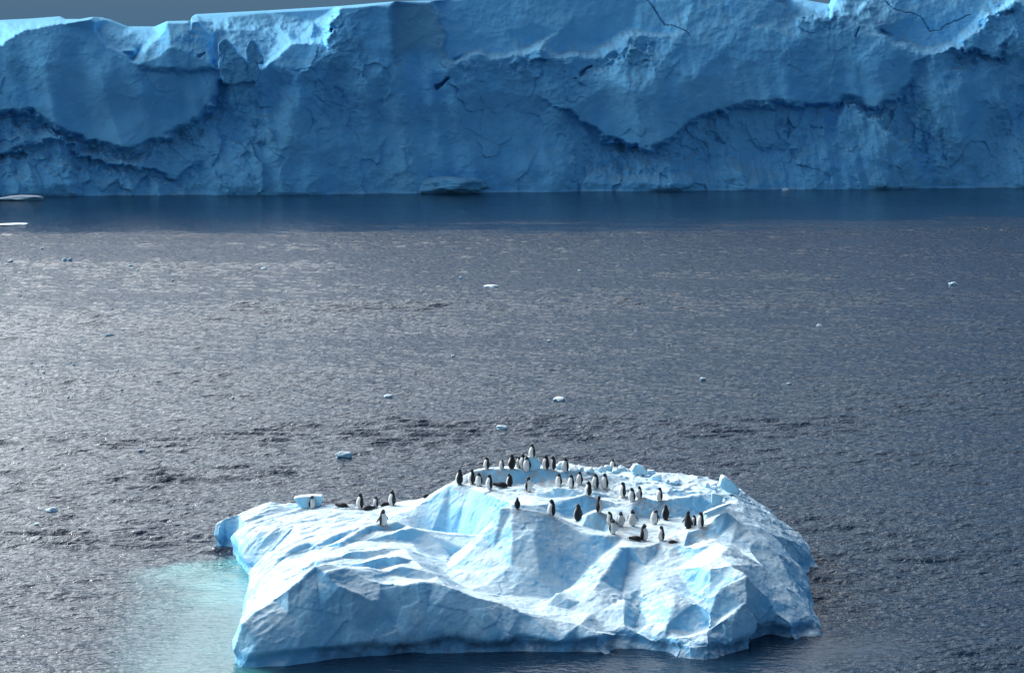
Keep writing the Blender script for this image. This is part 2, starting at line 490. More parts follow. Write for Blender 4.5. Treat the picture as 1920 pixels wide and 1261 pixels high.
PTS = [
    (500, 990, 1.6), (560, 985, 2.0), (640, 975, 2.2), (700, 980, 2.45), (500, 1040, 1.45), (560, 1010, 2.1), (470, 1010, 1.3),
    (500, 1080, 1.75), (530, 1060, 2.0), (480, 1110, 1.45), (520, 1100, 2.05), (490, 1135, 1.75), (620, 1045, 2.8), (460, 985, 1.4),
    (830, 1068, 2.0), (860, 1090, 1.85), (880, 1105, 1.75), (910, 1095, 97.6), (885, 1070, 98.9), (790, 1040, 2.4), (760, 1030, 2.75),
    (870, 1030, 103), (845, 1045, 102.8), (838, 1056, 101), (925, 985, 103.2), (950, 970, 103.6),
    (930, 925, 107.6), (975, 925, 107.5), (1010, 935, 106), (1000, 948, 104.6), (960, 946, 104.2), (895, 910, 109.6), (870, 908, 110.2), (945, 915, 108.8),
    (1048, 911, 108.7), (1100, 905, 109.2), (1134, 917, 108.8), (1160, 905, 110), (1185, 895, 111.5), (1220, 900, 111), (1169, 931, 107.5),
    (1185, 936, 107.2), (1250, 905, 111), (1300, 910, 110.8), (1340, 925, 109.5), (1370, 930, 109.3),
    (1060, 974, 104.2), (1084, 978, 104), (1040, 970, 104.3), (1165, 987, 103), (1150, 1000, 101.3), (1186, 986, 103), (1227, 984, 103.2), (1248, 976, 104.2),
    (1207, 1013, 100.3), (1240, 1013, 100), (1260, 1018, 99.7), (1290, 980, 103.5), (1312, 978, 103.6), (1270, 1000, 101.4), (1215, 1022, 99.4), (1170, 1008, 100.7),
    (1000, 1000, 99.6), (960, 1010, 99.3), (1050, 1030, 99.8), (1010, 1070, 98.1), (960, 1060, 98.4), (925, 1030, 99.6), (900, 1045, 99.4), (1090, 1025, 100.4),
    (1045, 1112, 96.3), (1025, 1138, 95.9), (1064, 1143, 95.7), (1065, 1124, 96.0), (1090, 1128, 96), (1110, 1150, 95.2), (1140, 1140, 95.4), (1060, 1155, 95),
    (1130, 1185, 94.1), (1155, 1192, 93.8), (1195, 1186, 93.8), (1225, 1170, 94.3), (1220, 1200, 93.2),
    (1210, 1060, 98.5), (1230, 1040, 99.3), (1195, 1100, 97), (1220, 1130, 95.8), (1240, 1095, 96.6), (1250, 1050, 98.7), (1282, 1021, 99.9),
    (1265, 1068, 98), (1283, 1090, 97), (1290, 1050, 98.6), (1290, 1115, 95.6), (1310, 1128, 95),
    (1265, 1207, 92.4), (1290, 1218, 91.9), (1330, 1212, 91.9), (1372, 1192, 92.9), (1350, 1160, 93.6),
    (1350, 1100, 94.3), (1400, 1080, 95.1), (1400, 1130, 94.0), (1370, 1150, 93.2), (1370, 1060, 95.8),
    (1390, 960, 105.5), (1365, 945, 106.4), (1400, 943, 108.4), (1440, 1000, 104.2), (1460, 1040, 100.2), (1490, 1012, 107), (1500, 1060, 102.2), (1430, 1060, 97.4),
    (1470, 1100, 97), (1440, 1120, 95.8), (1500, 1118, 98.2), (1456, 1148, 95.4), (1500, 1138, 96.3), (1480, 1165, 95.1), (1530, 1163, 96.2), (1420, 1165, 94.1),
    (480, 1210, 90.9), (560, 1205, 91.3), (640, 1195, 92.0), (760, 1190, 92.6), (850, 1190, 92.75), (950, 1195, 92.75), (1050, 1200, 92.75),
    (600, 1135, 92.2), (540, 1150, 91.8), (660, 1165, 92.1), (800, 1150, 93.0), (880, 1160, 93.0),
]


def inside(poly, x, y):
    c = False
    j = len(poly) - 1
    for i in range(len(poly)):
        xi, yi = poly[i]; xj, yj = poly[j]
        if (yi > y) != (yj > y) and x < (xj - xi) * (y - yi) / (yj - yi) + xi: c = not c
        j = i
    return c


def build_floe():
    V, Z, E = [], [], []

    def add(p):
        V.append(Vector((p[0], p[1]))); Z.append(p[2]); return len(V) - 1

    outline = [at(*p) for p in OUT] + [(x, y, 0.0) for x, y in OUT_B]
    ids = [add((p[0], p[1], -0.22)) for p in outline]
    for i in range(len(ids)): E.append((ids[i], ids[(i + 1) % len(ids)]))
    poly = [(p[0], p[1]) for p in outline]
    for ln in LINES:
        li = []
        for p in ln:
            q = at(*p)
            if not inside(poly, q[0], q[1]):
                print('OUTSIDE', p, q); continue
            li.append(add(q))
        for a, b in zip(li, li[1:]): E.append((a, b))
    for p in PTS:
        q = at(*p)
        if inside(poly, q[0], q[1]): add(q)
        else: print('OUTSIDE', p, q)
    vo, eo, fo, ov, oe, of = delaunay_2d_cdt(V, E, [], 0, 0.02)
    zz = []
    Va = np.array([[v.x, v.y] for v in V]); Za = np.array(Z)
    for i, v in enumerate(vo):
        if ov[i]: zz.append(max(Z[k] for k in ov[i]))
        else:
            d = ((Va - np.array([v.x, v.y])) ** 2).sum(1)
            k = np.argsort(d)[:4]; w = 1 / (d[k] + 1e-3)
            zz.append(float((Za[k] * w).sum() / w.sum()))
            print('crossing at', round(v.x, 2), round(v.y, 2))
    tris = []
    for f in fo:
        cx = sum(vo[i].x for i in f) / 3; cy = sum(vo[i].y for i in f) / 3
        if inside(poly, cx, cy): tris.append(tuple(f))
    n = len(vo)
    co = [(vo[i].x, vo[i].y, zz[i]) for i in range(n)]
    # bottom: slightly inset, 2.4 m down
    cx, cy = 0.5, 102.0
    co += [(vo[i].x, vo[i].y, -2.4) for i in range(n)]
    faces = [t for t in tris]
    faces += [(t[2] + n, t[1] + n, t[0] + n) for t in tris]
    cnt = {}
    for t in tris:
        for a, b in ((t[0], t[1]), (t[1], t[2]), (t[2], t[0])): cnt[(a, b)] = 1
    for (a, b) in list(cnt):
        if (b, a) not in cnt: faces.append((b, a, a + n, b + n))
    me = bpy.data.meshes.new('floe_base')
    me.from_pydata(co, [], faces)
    bm = bmesh.new(); bm.from_mesh(me)
    bmesh.ops.recalc_face_normals(bm, faces=bm.faces)
    bm.to_mesh(me); bm.free()
    tmp = bpy.data.objects.new('tmp', me)
    scene.collection.objects.link(tmp)
    md = tmp.modifiers.new('r', 'REMESH'); md.mode = 'VOXEL'; md.voxel_size = 0.054; md.adaptivity = 0
    dg = bpy.context.evaluated_depsgraph_get()
    me2 = bpy.data.meshes.new_from_object(tmp.evaluated_get(dg))
    bpy.data.objects.remove(tmp)
    me2.name = 'iceberg'
    nv = len(me2.vertices)
    P = np.zeros(nv * 3, np.float32); me2.vertices.foreach_get('co', P); P = P.reshape(-1, 3).astype(float)
    Nn = np.zeros(nv * 3, np.float32); me2.vertices.foreach_get('normal', Nn); Nn = Nn.reshape(-1, 3).astype(float)
    # one smoothing pass of normals via noise-free copy is enough; displace
    x, y, z = P.T
    above = smoothstep(-0.5, 0.4, z)
    steep = 1 - smoothstep(0.35, 0.9, Nn[:, 2])
    flat = 1 - steep
    right = smoothstep(4.5, 8.5, x)
    left = 1 - smoothstep(-8.0, -4.5, x)
    d = 0.13 * fbm(P, 2.6, 2, 1)
    d += 0.022 * fbm(P, 0.7, 4, 5, 0.55) * (0.6 + 0.8 * right)
    d += steep * (0.14 * cells(P, 1.6, 3) + 0.045 * cells(P, 0.6, 9)) * (0.45 + 0.5 * right)
    d += flat * (0.09 * cells(P, 0.6, 5) + 0.02 * pn(P, 0.2, 8)) * (0.3 + smoothstep(103, 108, y) * smoothstep(-3, 3, x) * 0.9)
    # wind-carved streaks running up the left slope
    a = rad(38)
    q = np.stack([(x * math.cos(a) + y * math.sin(a)) * 0.16, (-x * math.sin(a) + y * math.cos(a)) * 1.0, z * 0.3], 1)
    st = ridged(q, 0.75, 3, 2)
    d += left * flat * 0.085 * st * smoothstep(0.5, 1.2, z)
    # crinkled snow on the sunlit front slope
    crk = smoothstep(2.5, 3.6, x) * (1 - smoothstep(6.5, 8.0, x)) * (1 - smoothstep(96.5, 98.5, y)) * smoothstep(92.8, 93.8, y)
    crk = np.maximum(crk * smoothstep(-.5, .5, pn(P, 1.8, 13)), 0.17 * above)
    d += crk * 0.06 * ridged(P * np.array([1, 1, 0.6]), 0.40, 3, 12)
    # soft scalloped melt band along the waterline and a slight undercut
    d += (1 - smoothstep(0.0, 0.7, z)) * above * (0.07 * pn(P * np.array([1, 1, 0.4]), 0.8, 21) - 0.06)
    d *= above
    P2 = P + Nn * d[:, None]
    # wave-cut notch: undercut at the waterline, most marked on the side facing the open water in front
    hz = Nn[:, :2] / (np.linalg.norm(Nn[:, :2], axis=1)[:, None] + 1e-6)
    steepw = smoothstep(0.2, 0.6, np.linalg.norm(Nn[:, :2], axis=1))
    hh = 0.42 + 0.22 * pn(P, 2.2, 51)
    notch = (1 - smoothstep(hh - 0.22, hh + 0.25, P2[:, 2])) * steepw * (0.35 + 0.65 * (1 - smoothstep(92, 99, y)))
    P2[:, :2] -= hz * (0.42 * notch * (0.8 + 0.4 * pn(P, 1.1, 52)))[:, None]
    me2.vertices.foreach_set('co', P2.reshape(-1).astype(np.float32))
    me2.update()
    bm = bmesh.new(); bm.from_mesh(me2)
    bmesh.ops.delete(bm, geom=[v for v in bm.verts if v.co.z < -1.3], context='VERTS')
    bm.to_mesh(me2); bm.free()
    nv = len(me2.vertices)
    P = np.zeros(nv * 3, np.float32); me2.vertices.foreach_get('co', P); P = P.reshape(-1, 3).astype(float)
    blue = 0.3 * smoothstep(0.1, 0.8, fbm(P, 3.0, 3, 31)) + 0.7 * (1 - smoothstep(0.0, 1.0, P[:, 2] + 0.3 * pn(P, 1.0, 40)))
    attr(me2, 'blue', np.clip(blue, 0, 1))
    zz_ = P[:, 2] - 0.45 - 0.35 * fbm(P * np.array([1, 1, .5]), 1.6, 3, 61) - 0.35 * smoothstep(-9, -3, P[:, 0]) * (1 - smoothstep(-3, 3, P[:, 0])) * smoothstep(-11, -7, P[:, 0])
    wet = (1 - smoothstep(-0.3, 0.35, zz_)) * (1 - smoothstep(94, 98, P[:, 1])) * smoothstep(-10.5, -7.5, P[:, 0])
    attr(me2, 'dirt', np.clip(wet * 1.1, 0, 1))
    me2.shade_smooth()
    me2.materials.clear()
    o = link('iceberg', me2, M_FLOE)
    tag(o, 'large white and blue iceberg in the foreground carrying the whole colony of penguins', 'iceberg')
    return o


floe = build_floe()
bvh = BVHTree.FromObject(floe, bpy.context.evaluated_depsgraph_get())


def on_floe(u, v):
    o = Vector((0, 0, H)); dd = Vector(ray(u, v)).normalized()
    h = bvh.ray_cast(o, dd)
    return h[0]


# ------------------------------------------------------------------ ice cliff
def wl(u):
    return np.interp(u, [-700, 0, 640, 960, 1500, 1905, 2700], [376, 368, 365, 361, 356, 352, 345])


def cliff_depth(u):
    return H / np.tan(PITCH + np.arctan((wl(u) - CV) / F))


# silhouette (top edge against the sky)
TOP = [(-700, 52), (-200, 44), (0, 38), (60, 35), (113, 31), (123, 36), (150, 36), (173, 32), (190, 33), (207, 37), (240, 50), (290, 50), (313, 40), (357, 39),
       (360, 31), (368, 27), (500, 20), (633, 12), (740, 3), (850, 0), (900, -6), (1100, -26), (1300, -28), (1470, -14), (1485, 1), (1510, 0), (1530, 4), (1555, 8),
       (1562, -10), (1700, -32), (1900, -42), (2700, -50)]
# relief: (u, v, metres behind the waterline plane, dirt/rough 0..1; negative paints in a lit tone)
CL = [
    # crest of the left wall + drop behind it
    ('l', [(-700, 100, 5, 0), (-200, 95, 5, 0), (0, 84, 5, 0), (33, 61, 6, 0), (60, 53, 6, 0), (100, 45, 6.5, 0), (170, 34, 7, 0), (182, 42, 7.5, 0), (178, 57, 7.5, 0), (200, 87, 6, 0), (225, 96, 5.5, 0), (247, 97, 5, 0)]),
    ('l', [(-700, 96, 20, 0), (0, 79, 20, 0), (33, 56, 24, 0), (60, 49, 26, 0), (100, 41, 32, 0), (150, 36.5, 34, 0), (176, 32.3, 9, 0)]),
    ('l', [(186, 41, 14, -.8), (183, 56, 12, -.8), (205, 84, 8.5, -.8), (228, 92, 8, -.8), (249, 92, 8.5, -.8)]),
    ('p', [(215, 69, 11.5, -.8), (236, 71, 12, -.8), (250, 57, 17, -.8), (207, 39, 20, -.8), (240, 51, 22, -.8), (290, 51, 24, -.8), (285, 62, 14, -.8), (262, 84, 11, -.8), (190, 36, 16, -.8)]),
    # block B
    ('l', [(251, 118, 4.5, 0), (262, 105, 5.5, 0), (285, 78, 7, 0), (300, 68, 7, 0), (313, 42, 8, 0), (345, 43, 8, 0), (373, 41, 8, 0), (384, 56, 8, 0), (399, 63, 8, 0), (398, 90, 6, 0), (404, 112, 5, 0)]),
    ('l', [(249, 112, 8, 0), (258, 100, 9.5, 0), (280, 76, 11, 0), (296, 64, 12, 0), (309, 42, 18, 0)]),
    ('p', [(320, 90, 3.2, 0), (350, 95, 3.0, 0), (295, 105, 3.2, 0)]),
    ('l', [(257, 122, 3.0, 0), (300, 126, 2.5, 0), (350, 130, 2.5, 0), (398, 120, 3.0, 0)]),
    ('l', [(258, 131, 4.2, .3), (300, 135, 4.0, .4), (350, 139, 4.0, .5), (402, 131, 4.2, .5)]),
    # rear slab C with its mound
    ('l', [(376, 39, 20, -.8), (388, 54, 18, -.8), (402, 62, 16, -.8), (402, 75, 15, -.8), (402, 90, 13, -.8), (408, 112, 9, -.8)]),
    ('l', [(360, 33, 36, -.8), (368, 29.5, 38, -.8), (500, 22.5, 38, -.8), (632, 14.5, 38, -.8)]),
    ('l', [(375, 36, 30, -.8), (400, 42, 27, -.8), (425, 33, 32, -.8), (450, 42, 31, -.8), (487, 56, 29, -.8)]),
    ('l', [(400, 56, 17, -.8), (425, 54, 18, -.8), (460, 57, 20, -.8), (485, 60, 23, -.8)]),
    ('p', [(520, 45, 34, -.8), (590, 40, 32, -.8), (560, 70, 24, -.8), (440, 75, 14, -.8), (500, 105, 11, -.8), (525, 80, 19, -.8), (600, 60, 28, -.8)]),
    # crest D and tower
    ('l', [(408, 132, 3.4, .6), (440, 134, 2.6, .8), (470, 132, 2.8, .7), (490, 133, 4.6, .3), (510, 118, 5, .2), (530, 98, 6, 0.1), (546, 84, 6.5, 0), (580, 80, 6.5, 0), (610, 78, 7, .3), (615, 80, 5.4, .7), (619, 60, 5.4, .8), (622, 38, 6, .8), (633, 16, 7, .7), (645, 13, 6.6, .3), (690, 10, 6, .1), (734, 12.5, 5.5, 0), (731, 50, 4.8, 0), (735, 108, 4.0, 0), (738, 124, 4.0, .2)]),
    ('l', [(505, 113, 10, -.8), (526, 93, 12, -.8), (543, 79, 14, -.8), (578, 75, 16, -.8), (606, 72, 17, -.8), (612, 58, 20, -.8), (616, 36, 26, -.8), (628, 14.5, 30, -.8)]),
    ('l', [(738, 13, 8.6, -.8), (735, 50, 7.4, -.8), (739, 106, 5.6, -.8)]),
    # slab E, its lit look put into the ice colour
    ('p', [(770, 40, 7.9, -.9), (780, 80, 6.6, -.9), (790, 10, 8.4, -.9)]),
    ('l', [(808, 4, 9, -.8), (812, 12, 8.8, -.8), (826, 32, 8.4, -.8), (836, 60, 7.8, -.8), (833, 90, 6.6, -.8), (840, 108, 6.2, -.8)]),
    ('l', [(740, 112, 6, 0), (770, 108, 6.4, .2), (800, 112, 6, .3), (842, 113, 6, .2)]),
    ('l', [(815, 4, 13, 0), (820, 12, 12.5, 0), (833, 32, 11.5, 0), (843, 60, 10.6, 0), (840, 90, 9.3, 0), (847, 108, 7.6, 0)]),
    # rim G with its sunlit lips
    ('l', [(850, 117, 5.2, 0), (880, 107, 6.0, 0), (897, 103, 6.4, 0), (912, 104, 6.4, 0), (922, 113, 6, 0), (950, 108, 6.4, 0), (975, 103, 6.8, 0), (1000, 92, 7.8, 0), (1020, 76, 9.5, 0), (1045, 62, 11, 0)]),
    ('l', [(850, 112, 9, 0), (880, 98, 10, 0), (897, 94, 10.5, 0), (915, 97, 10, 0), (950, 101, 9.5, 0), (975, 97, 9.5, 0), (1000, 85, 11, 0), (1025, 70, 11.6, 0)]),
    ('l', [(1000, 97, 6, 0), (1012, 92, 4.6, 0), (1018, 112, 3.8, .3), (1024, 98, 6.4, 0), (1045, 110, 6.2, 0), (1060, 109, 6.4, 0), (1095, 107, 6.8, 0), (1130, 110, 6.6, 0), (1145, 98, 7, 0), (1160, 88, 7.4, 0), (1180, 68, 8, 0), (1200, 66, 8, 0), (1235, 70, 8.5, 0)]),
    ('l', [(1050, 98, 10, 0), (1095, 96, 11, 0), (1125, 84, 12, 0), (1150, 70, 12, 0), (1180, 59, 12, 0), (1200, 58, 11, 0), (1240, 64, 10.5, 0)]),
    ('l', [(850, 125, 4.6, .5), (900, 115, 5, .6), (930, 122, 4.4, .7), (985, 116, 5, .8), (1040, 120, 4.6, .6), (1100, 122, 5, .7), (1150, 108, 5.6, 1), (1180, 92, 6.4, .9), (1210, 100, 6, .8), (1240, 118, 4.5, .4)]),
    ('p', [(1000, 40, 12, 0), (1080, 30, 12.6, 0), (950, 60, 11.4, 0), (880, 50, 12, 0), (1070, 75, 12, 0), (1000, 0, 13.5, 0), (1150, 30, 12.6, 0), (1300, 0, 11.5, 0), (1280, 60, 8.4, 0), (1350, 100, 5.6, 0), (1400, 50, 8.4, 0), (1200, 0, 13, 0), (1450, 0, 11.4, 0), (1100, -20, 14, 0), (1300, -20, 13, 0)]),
    # broken crown H, sunlit tone painted into the colour
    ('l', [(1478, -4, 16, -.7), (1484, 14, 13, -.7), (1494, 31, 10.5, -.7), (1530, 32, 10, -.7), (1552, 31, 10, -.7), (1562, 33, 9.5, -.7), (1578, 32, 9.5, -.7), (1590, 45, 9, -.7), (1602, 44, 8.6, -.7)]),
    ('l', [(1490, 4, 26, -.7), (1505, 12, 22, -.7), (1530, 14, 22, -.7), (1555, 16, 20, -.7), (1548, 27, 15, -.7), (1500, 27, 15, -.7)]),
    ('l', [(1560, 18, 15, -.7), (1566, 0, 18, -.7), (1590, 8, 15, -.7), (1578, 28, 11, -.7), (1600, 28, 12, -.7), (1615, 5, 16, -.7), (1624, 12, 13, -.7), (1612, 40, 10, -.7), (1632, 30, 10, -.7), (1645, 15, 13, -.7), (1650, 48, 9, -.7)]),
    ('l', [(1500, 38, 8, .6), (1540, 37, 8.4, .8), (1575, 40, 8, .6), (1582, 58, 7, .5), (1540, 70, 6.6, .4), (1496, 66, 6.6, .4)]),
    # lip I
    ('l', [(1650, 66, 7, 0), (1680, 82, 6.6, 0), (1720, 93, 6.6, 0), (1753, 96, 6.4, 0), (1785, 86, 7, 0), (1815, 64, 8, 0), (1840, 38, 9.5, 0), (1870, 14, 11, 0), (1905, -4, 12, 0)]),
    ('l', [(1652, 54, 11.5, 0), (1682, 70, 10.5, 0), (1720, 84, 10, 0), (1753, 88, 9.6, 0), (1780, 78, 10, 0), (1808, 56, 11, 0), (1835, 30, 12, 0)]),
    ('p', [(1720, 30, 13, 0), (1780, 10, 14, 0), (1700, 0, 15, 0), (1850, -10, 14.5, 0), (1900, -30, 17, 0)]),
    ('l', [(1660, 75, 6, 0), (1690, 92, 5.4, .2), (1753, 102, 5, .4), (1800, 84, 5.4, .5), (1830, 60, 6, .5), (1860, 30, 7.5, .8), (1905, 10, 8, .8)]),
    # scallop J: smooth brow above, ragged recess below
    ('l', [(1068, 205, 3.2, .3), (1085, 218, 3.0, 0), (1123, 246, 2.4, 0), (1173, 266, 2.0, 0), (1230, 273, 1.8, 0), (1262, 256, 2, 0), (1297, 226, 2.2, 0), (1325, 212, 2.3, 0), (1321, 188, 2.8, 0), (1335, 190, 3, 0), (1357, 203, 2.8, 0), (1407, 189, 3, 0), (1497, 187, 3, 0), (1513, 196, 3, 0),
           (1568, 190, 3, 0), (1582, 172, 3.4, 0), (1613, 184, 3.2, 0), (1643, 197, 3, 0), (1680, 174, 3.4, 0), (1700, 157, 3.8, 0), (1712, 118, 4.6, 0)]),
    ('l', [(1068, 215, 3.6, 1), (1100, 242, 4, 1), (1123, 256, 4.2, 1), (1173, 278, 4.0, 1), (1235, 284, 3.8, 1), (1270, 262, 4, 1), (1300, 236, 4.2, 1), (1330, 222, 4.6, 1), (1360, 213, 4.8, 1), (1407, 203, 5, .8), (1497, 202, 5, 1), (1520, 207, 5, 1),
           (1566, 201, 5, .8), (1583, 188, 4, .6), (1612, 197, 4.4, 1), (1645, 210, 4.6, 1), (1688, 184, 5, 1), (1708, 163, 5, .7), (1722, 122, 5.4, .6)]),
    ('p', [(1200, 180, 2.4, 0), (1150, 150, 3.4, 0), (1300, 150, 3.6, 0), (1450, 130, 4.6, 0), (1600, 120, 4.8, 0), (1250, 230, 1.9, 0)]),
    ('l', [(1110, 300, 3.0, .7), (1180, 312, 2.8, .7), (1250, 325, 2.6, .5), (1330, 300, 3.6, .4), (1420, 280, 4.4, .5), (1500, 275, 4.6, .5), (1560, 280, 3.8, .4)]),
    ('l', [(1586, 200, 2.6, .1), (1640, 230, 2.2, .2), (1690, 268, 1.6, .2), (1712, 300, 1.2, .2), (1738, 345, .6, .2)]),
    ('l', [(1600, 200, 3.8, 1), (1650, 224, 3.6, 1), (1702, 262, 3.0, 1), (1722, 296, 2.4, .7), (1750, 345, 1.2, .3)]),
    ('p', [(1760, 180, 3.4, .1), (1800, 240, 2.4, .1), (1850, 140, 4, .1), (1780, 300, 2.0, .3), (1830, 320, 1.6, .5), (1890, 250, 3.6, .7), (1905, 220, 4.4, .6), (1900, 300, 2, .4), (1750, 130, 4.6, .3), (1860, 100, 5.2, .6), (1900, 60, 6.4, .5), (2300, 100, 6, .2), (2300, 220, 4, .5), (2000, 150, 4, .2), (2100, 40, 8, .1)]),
    ('l', [(1805, 96, 4.6, .2), (1830, 92, 4.6, .2), (1870, 100, 4.6, .3)]), ('l', [(1803, 103, 6, 1), (1830, 102, 6.2, 1), (1872, 108, 6, 1)]),
    # scallop K
    ('l', [(-700, 230, 3, 0), (-200, 200, 3, 0), (0, 210, 3, 0), (30, 204, 3, 0), (60, 200, 3, 0), (80, 220, 2.8, 0), (125, 245, 2.4, 0), (170, 258, 2.1, 0), (215, 271, 1.9, 0), (240, 277, 1.8, 0), (265, 268, 1.9, 0), (300, 254, 2.1, 0), (345, 233, 2.4, 0), (382, 206, 2.8, 0), (398, 176, 3.2, 0), (410, 150, 3.6, .2)]),
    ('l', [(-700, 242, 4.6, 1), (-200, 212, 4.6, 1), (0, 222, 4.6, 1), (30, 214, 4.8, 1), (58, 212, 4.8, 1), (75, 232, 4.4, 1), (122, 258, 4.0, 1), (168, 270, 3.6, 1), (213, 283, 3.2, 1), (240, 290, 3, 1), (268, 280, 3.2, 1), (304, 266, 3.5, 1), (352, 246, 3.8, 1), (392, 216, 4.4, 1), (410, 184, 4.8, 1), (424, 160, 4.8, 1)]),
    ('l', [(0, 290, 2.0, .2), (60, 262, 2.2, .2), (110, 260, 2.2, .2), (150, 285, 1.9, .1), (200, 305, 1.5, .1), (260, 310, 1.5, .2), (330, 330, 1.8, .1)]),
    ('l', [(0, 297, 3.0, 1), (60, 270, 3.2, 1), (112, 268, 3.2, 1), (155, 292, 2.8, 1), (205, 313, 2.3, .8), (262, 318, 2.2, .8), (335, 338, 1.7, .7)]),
    ('p', [(120, 120, 4, 0), (60, 130, 4.4, .3), (0, 128, 4.6, .3), (170, 150, 3.4, 0), (240, 180, 2.8, 0), (300, 180, 2.8, 0), (350, 150, 3.5, 0), (230, 230, 2.2, 0), (100, 190, 3.2, 0), (470, 200, 2.4, .9), (440, 175, 1.6, .9), (430, 150, 1.7, .8), (450, 146, 1.5, .9), (475, 146, 1.8, .8), (500, 180, 3.8, .8), (440, 240, 3, .8), (400, 280, 3.2, .5), (520, 240, 3, .5),
           (560, 180, 3.6, .2), (560, 140, 4.6, .3), (650, 120, 4.0, .7), (645, 60, 5.4, .7), (630, 95, 4.6, .8), (620, 200, 4.4, .6), (700, 150, 3.2, .3), (700, 60, 5.0, .15), (700, 210, 3.4, .3), (560, 260, 2.4, .15), (800, 200, 3.2, .1), (780, 150, 4.2, .2), (900, 170, 3.8, .4), (860, 230, 2.6, .1), (1000, 180, 3.6, .3), (1000, 250, 2.2, .05), (680, 270, 2.2, .2)]),
]
CRACKS = [  # (points, half width px, extra depth m)
    ([(838, 148), (828, 156), (818, 163)], 6.0, 2.6), ([(1108, 124), (1098, 130), (1088, 139)], 4.0, 1.8), ([(1070, 142), (1076, 144)], 2.6, 1.4),
    ([(1205, -8), (1215, 2), (1228, 18), (1238, 34), (1248, 48)], 2.2, .8), ([(1248, 48), (1262, 50), (1276, 54), (1286, 58), (1296, 71)], 1.2, .6),
    ([(1655, -5), (1672, 14), (1700, 24), (1722, 28), (1735, 42), (1744, 60), (1760, 58), (1776, 48), (1800, 38), (1820, 28)], 1.15, .6),
    ([(1607, 48), (1607, 72)], 2.0, 1.5), ([(372, 106), (382, 98)], 2.6, 1.2),
    
    
    
]


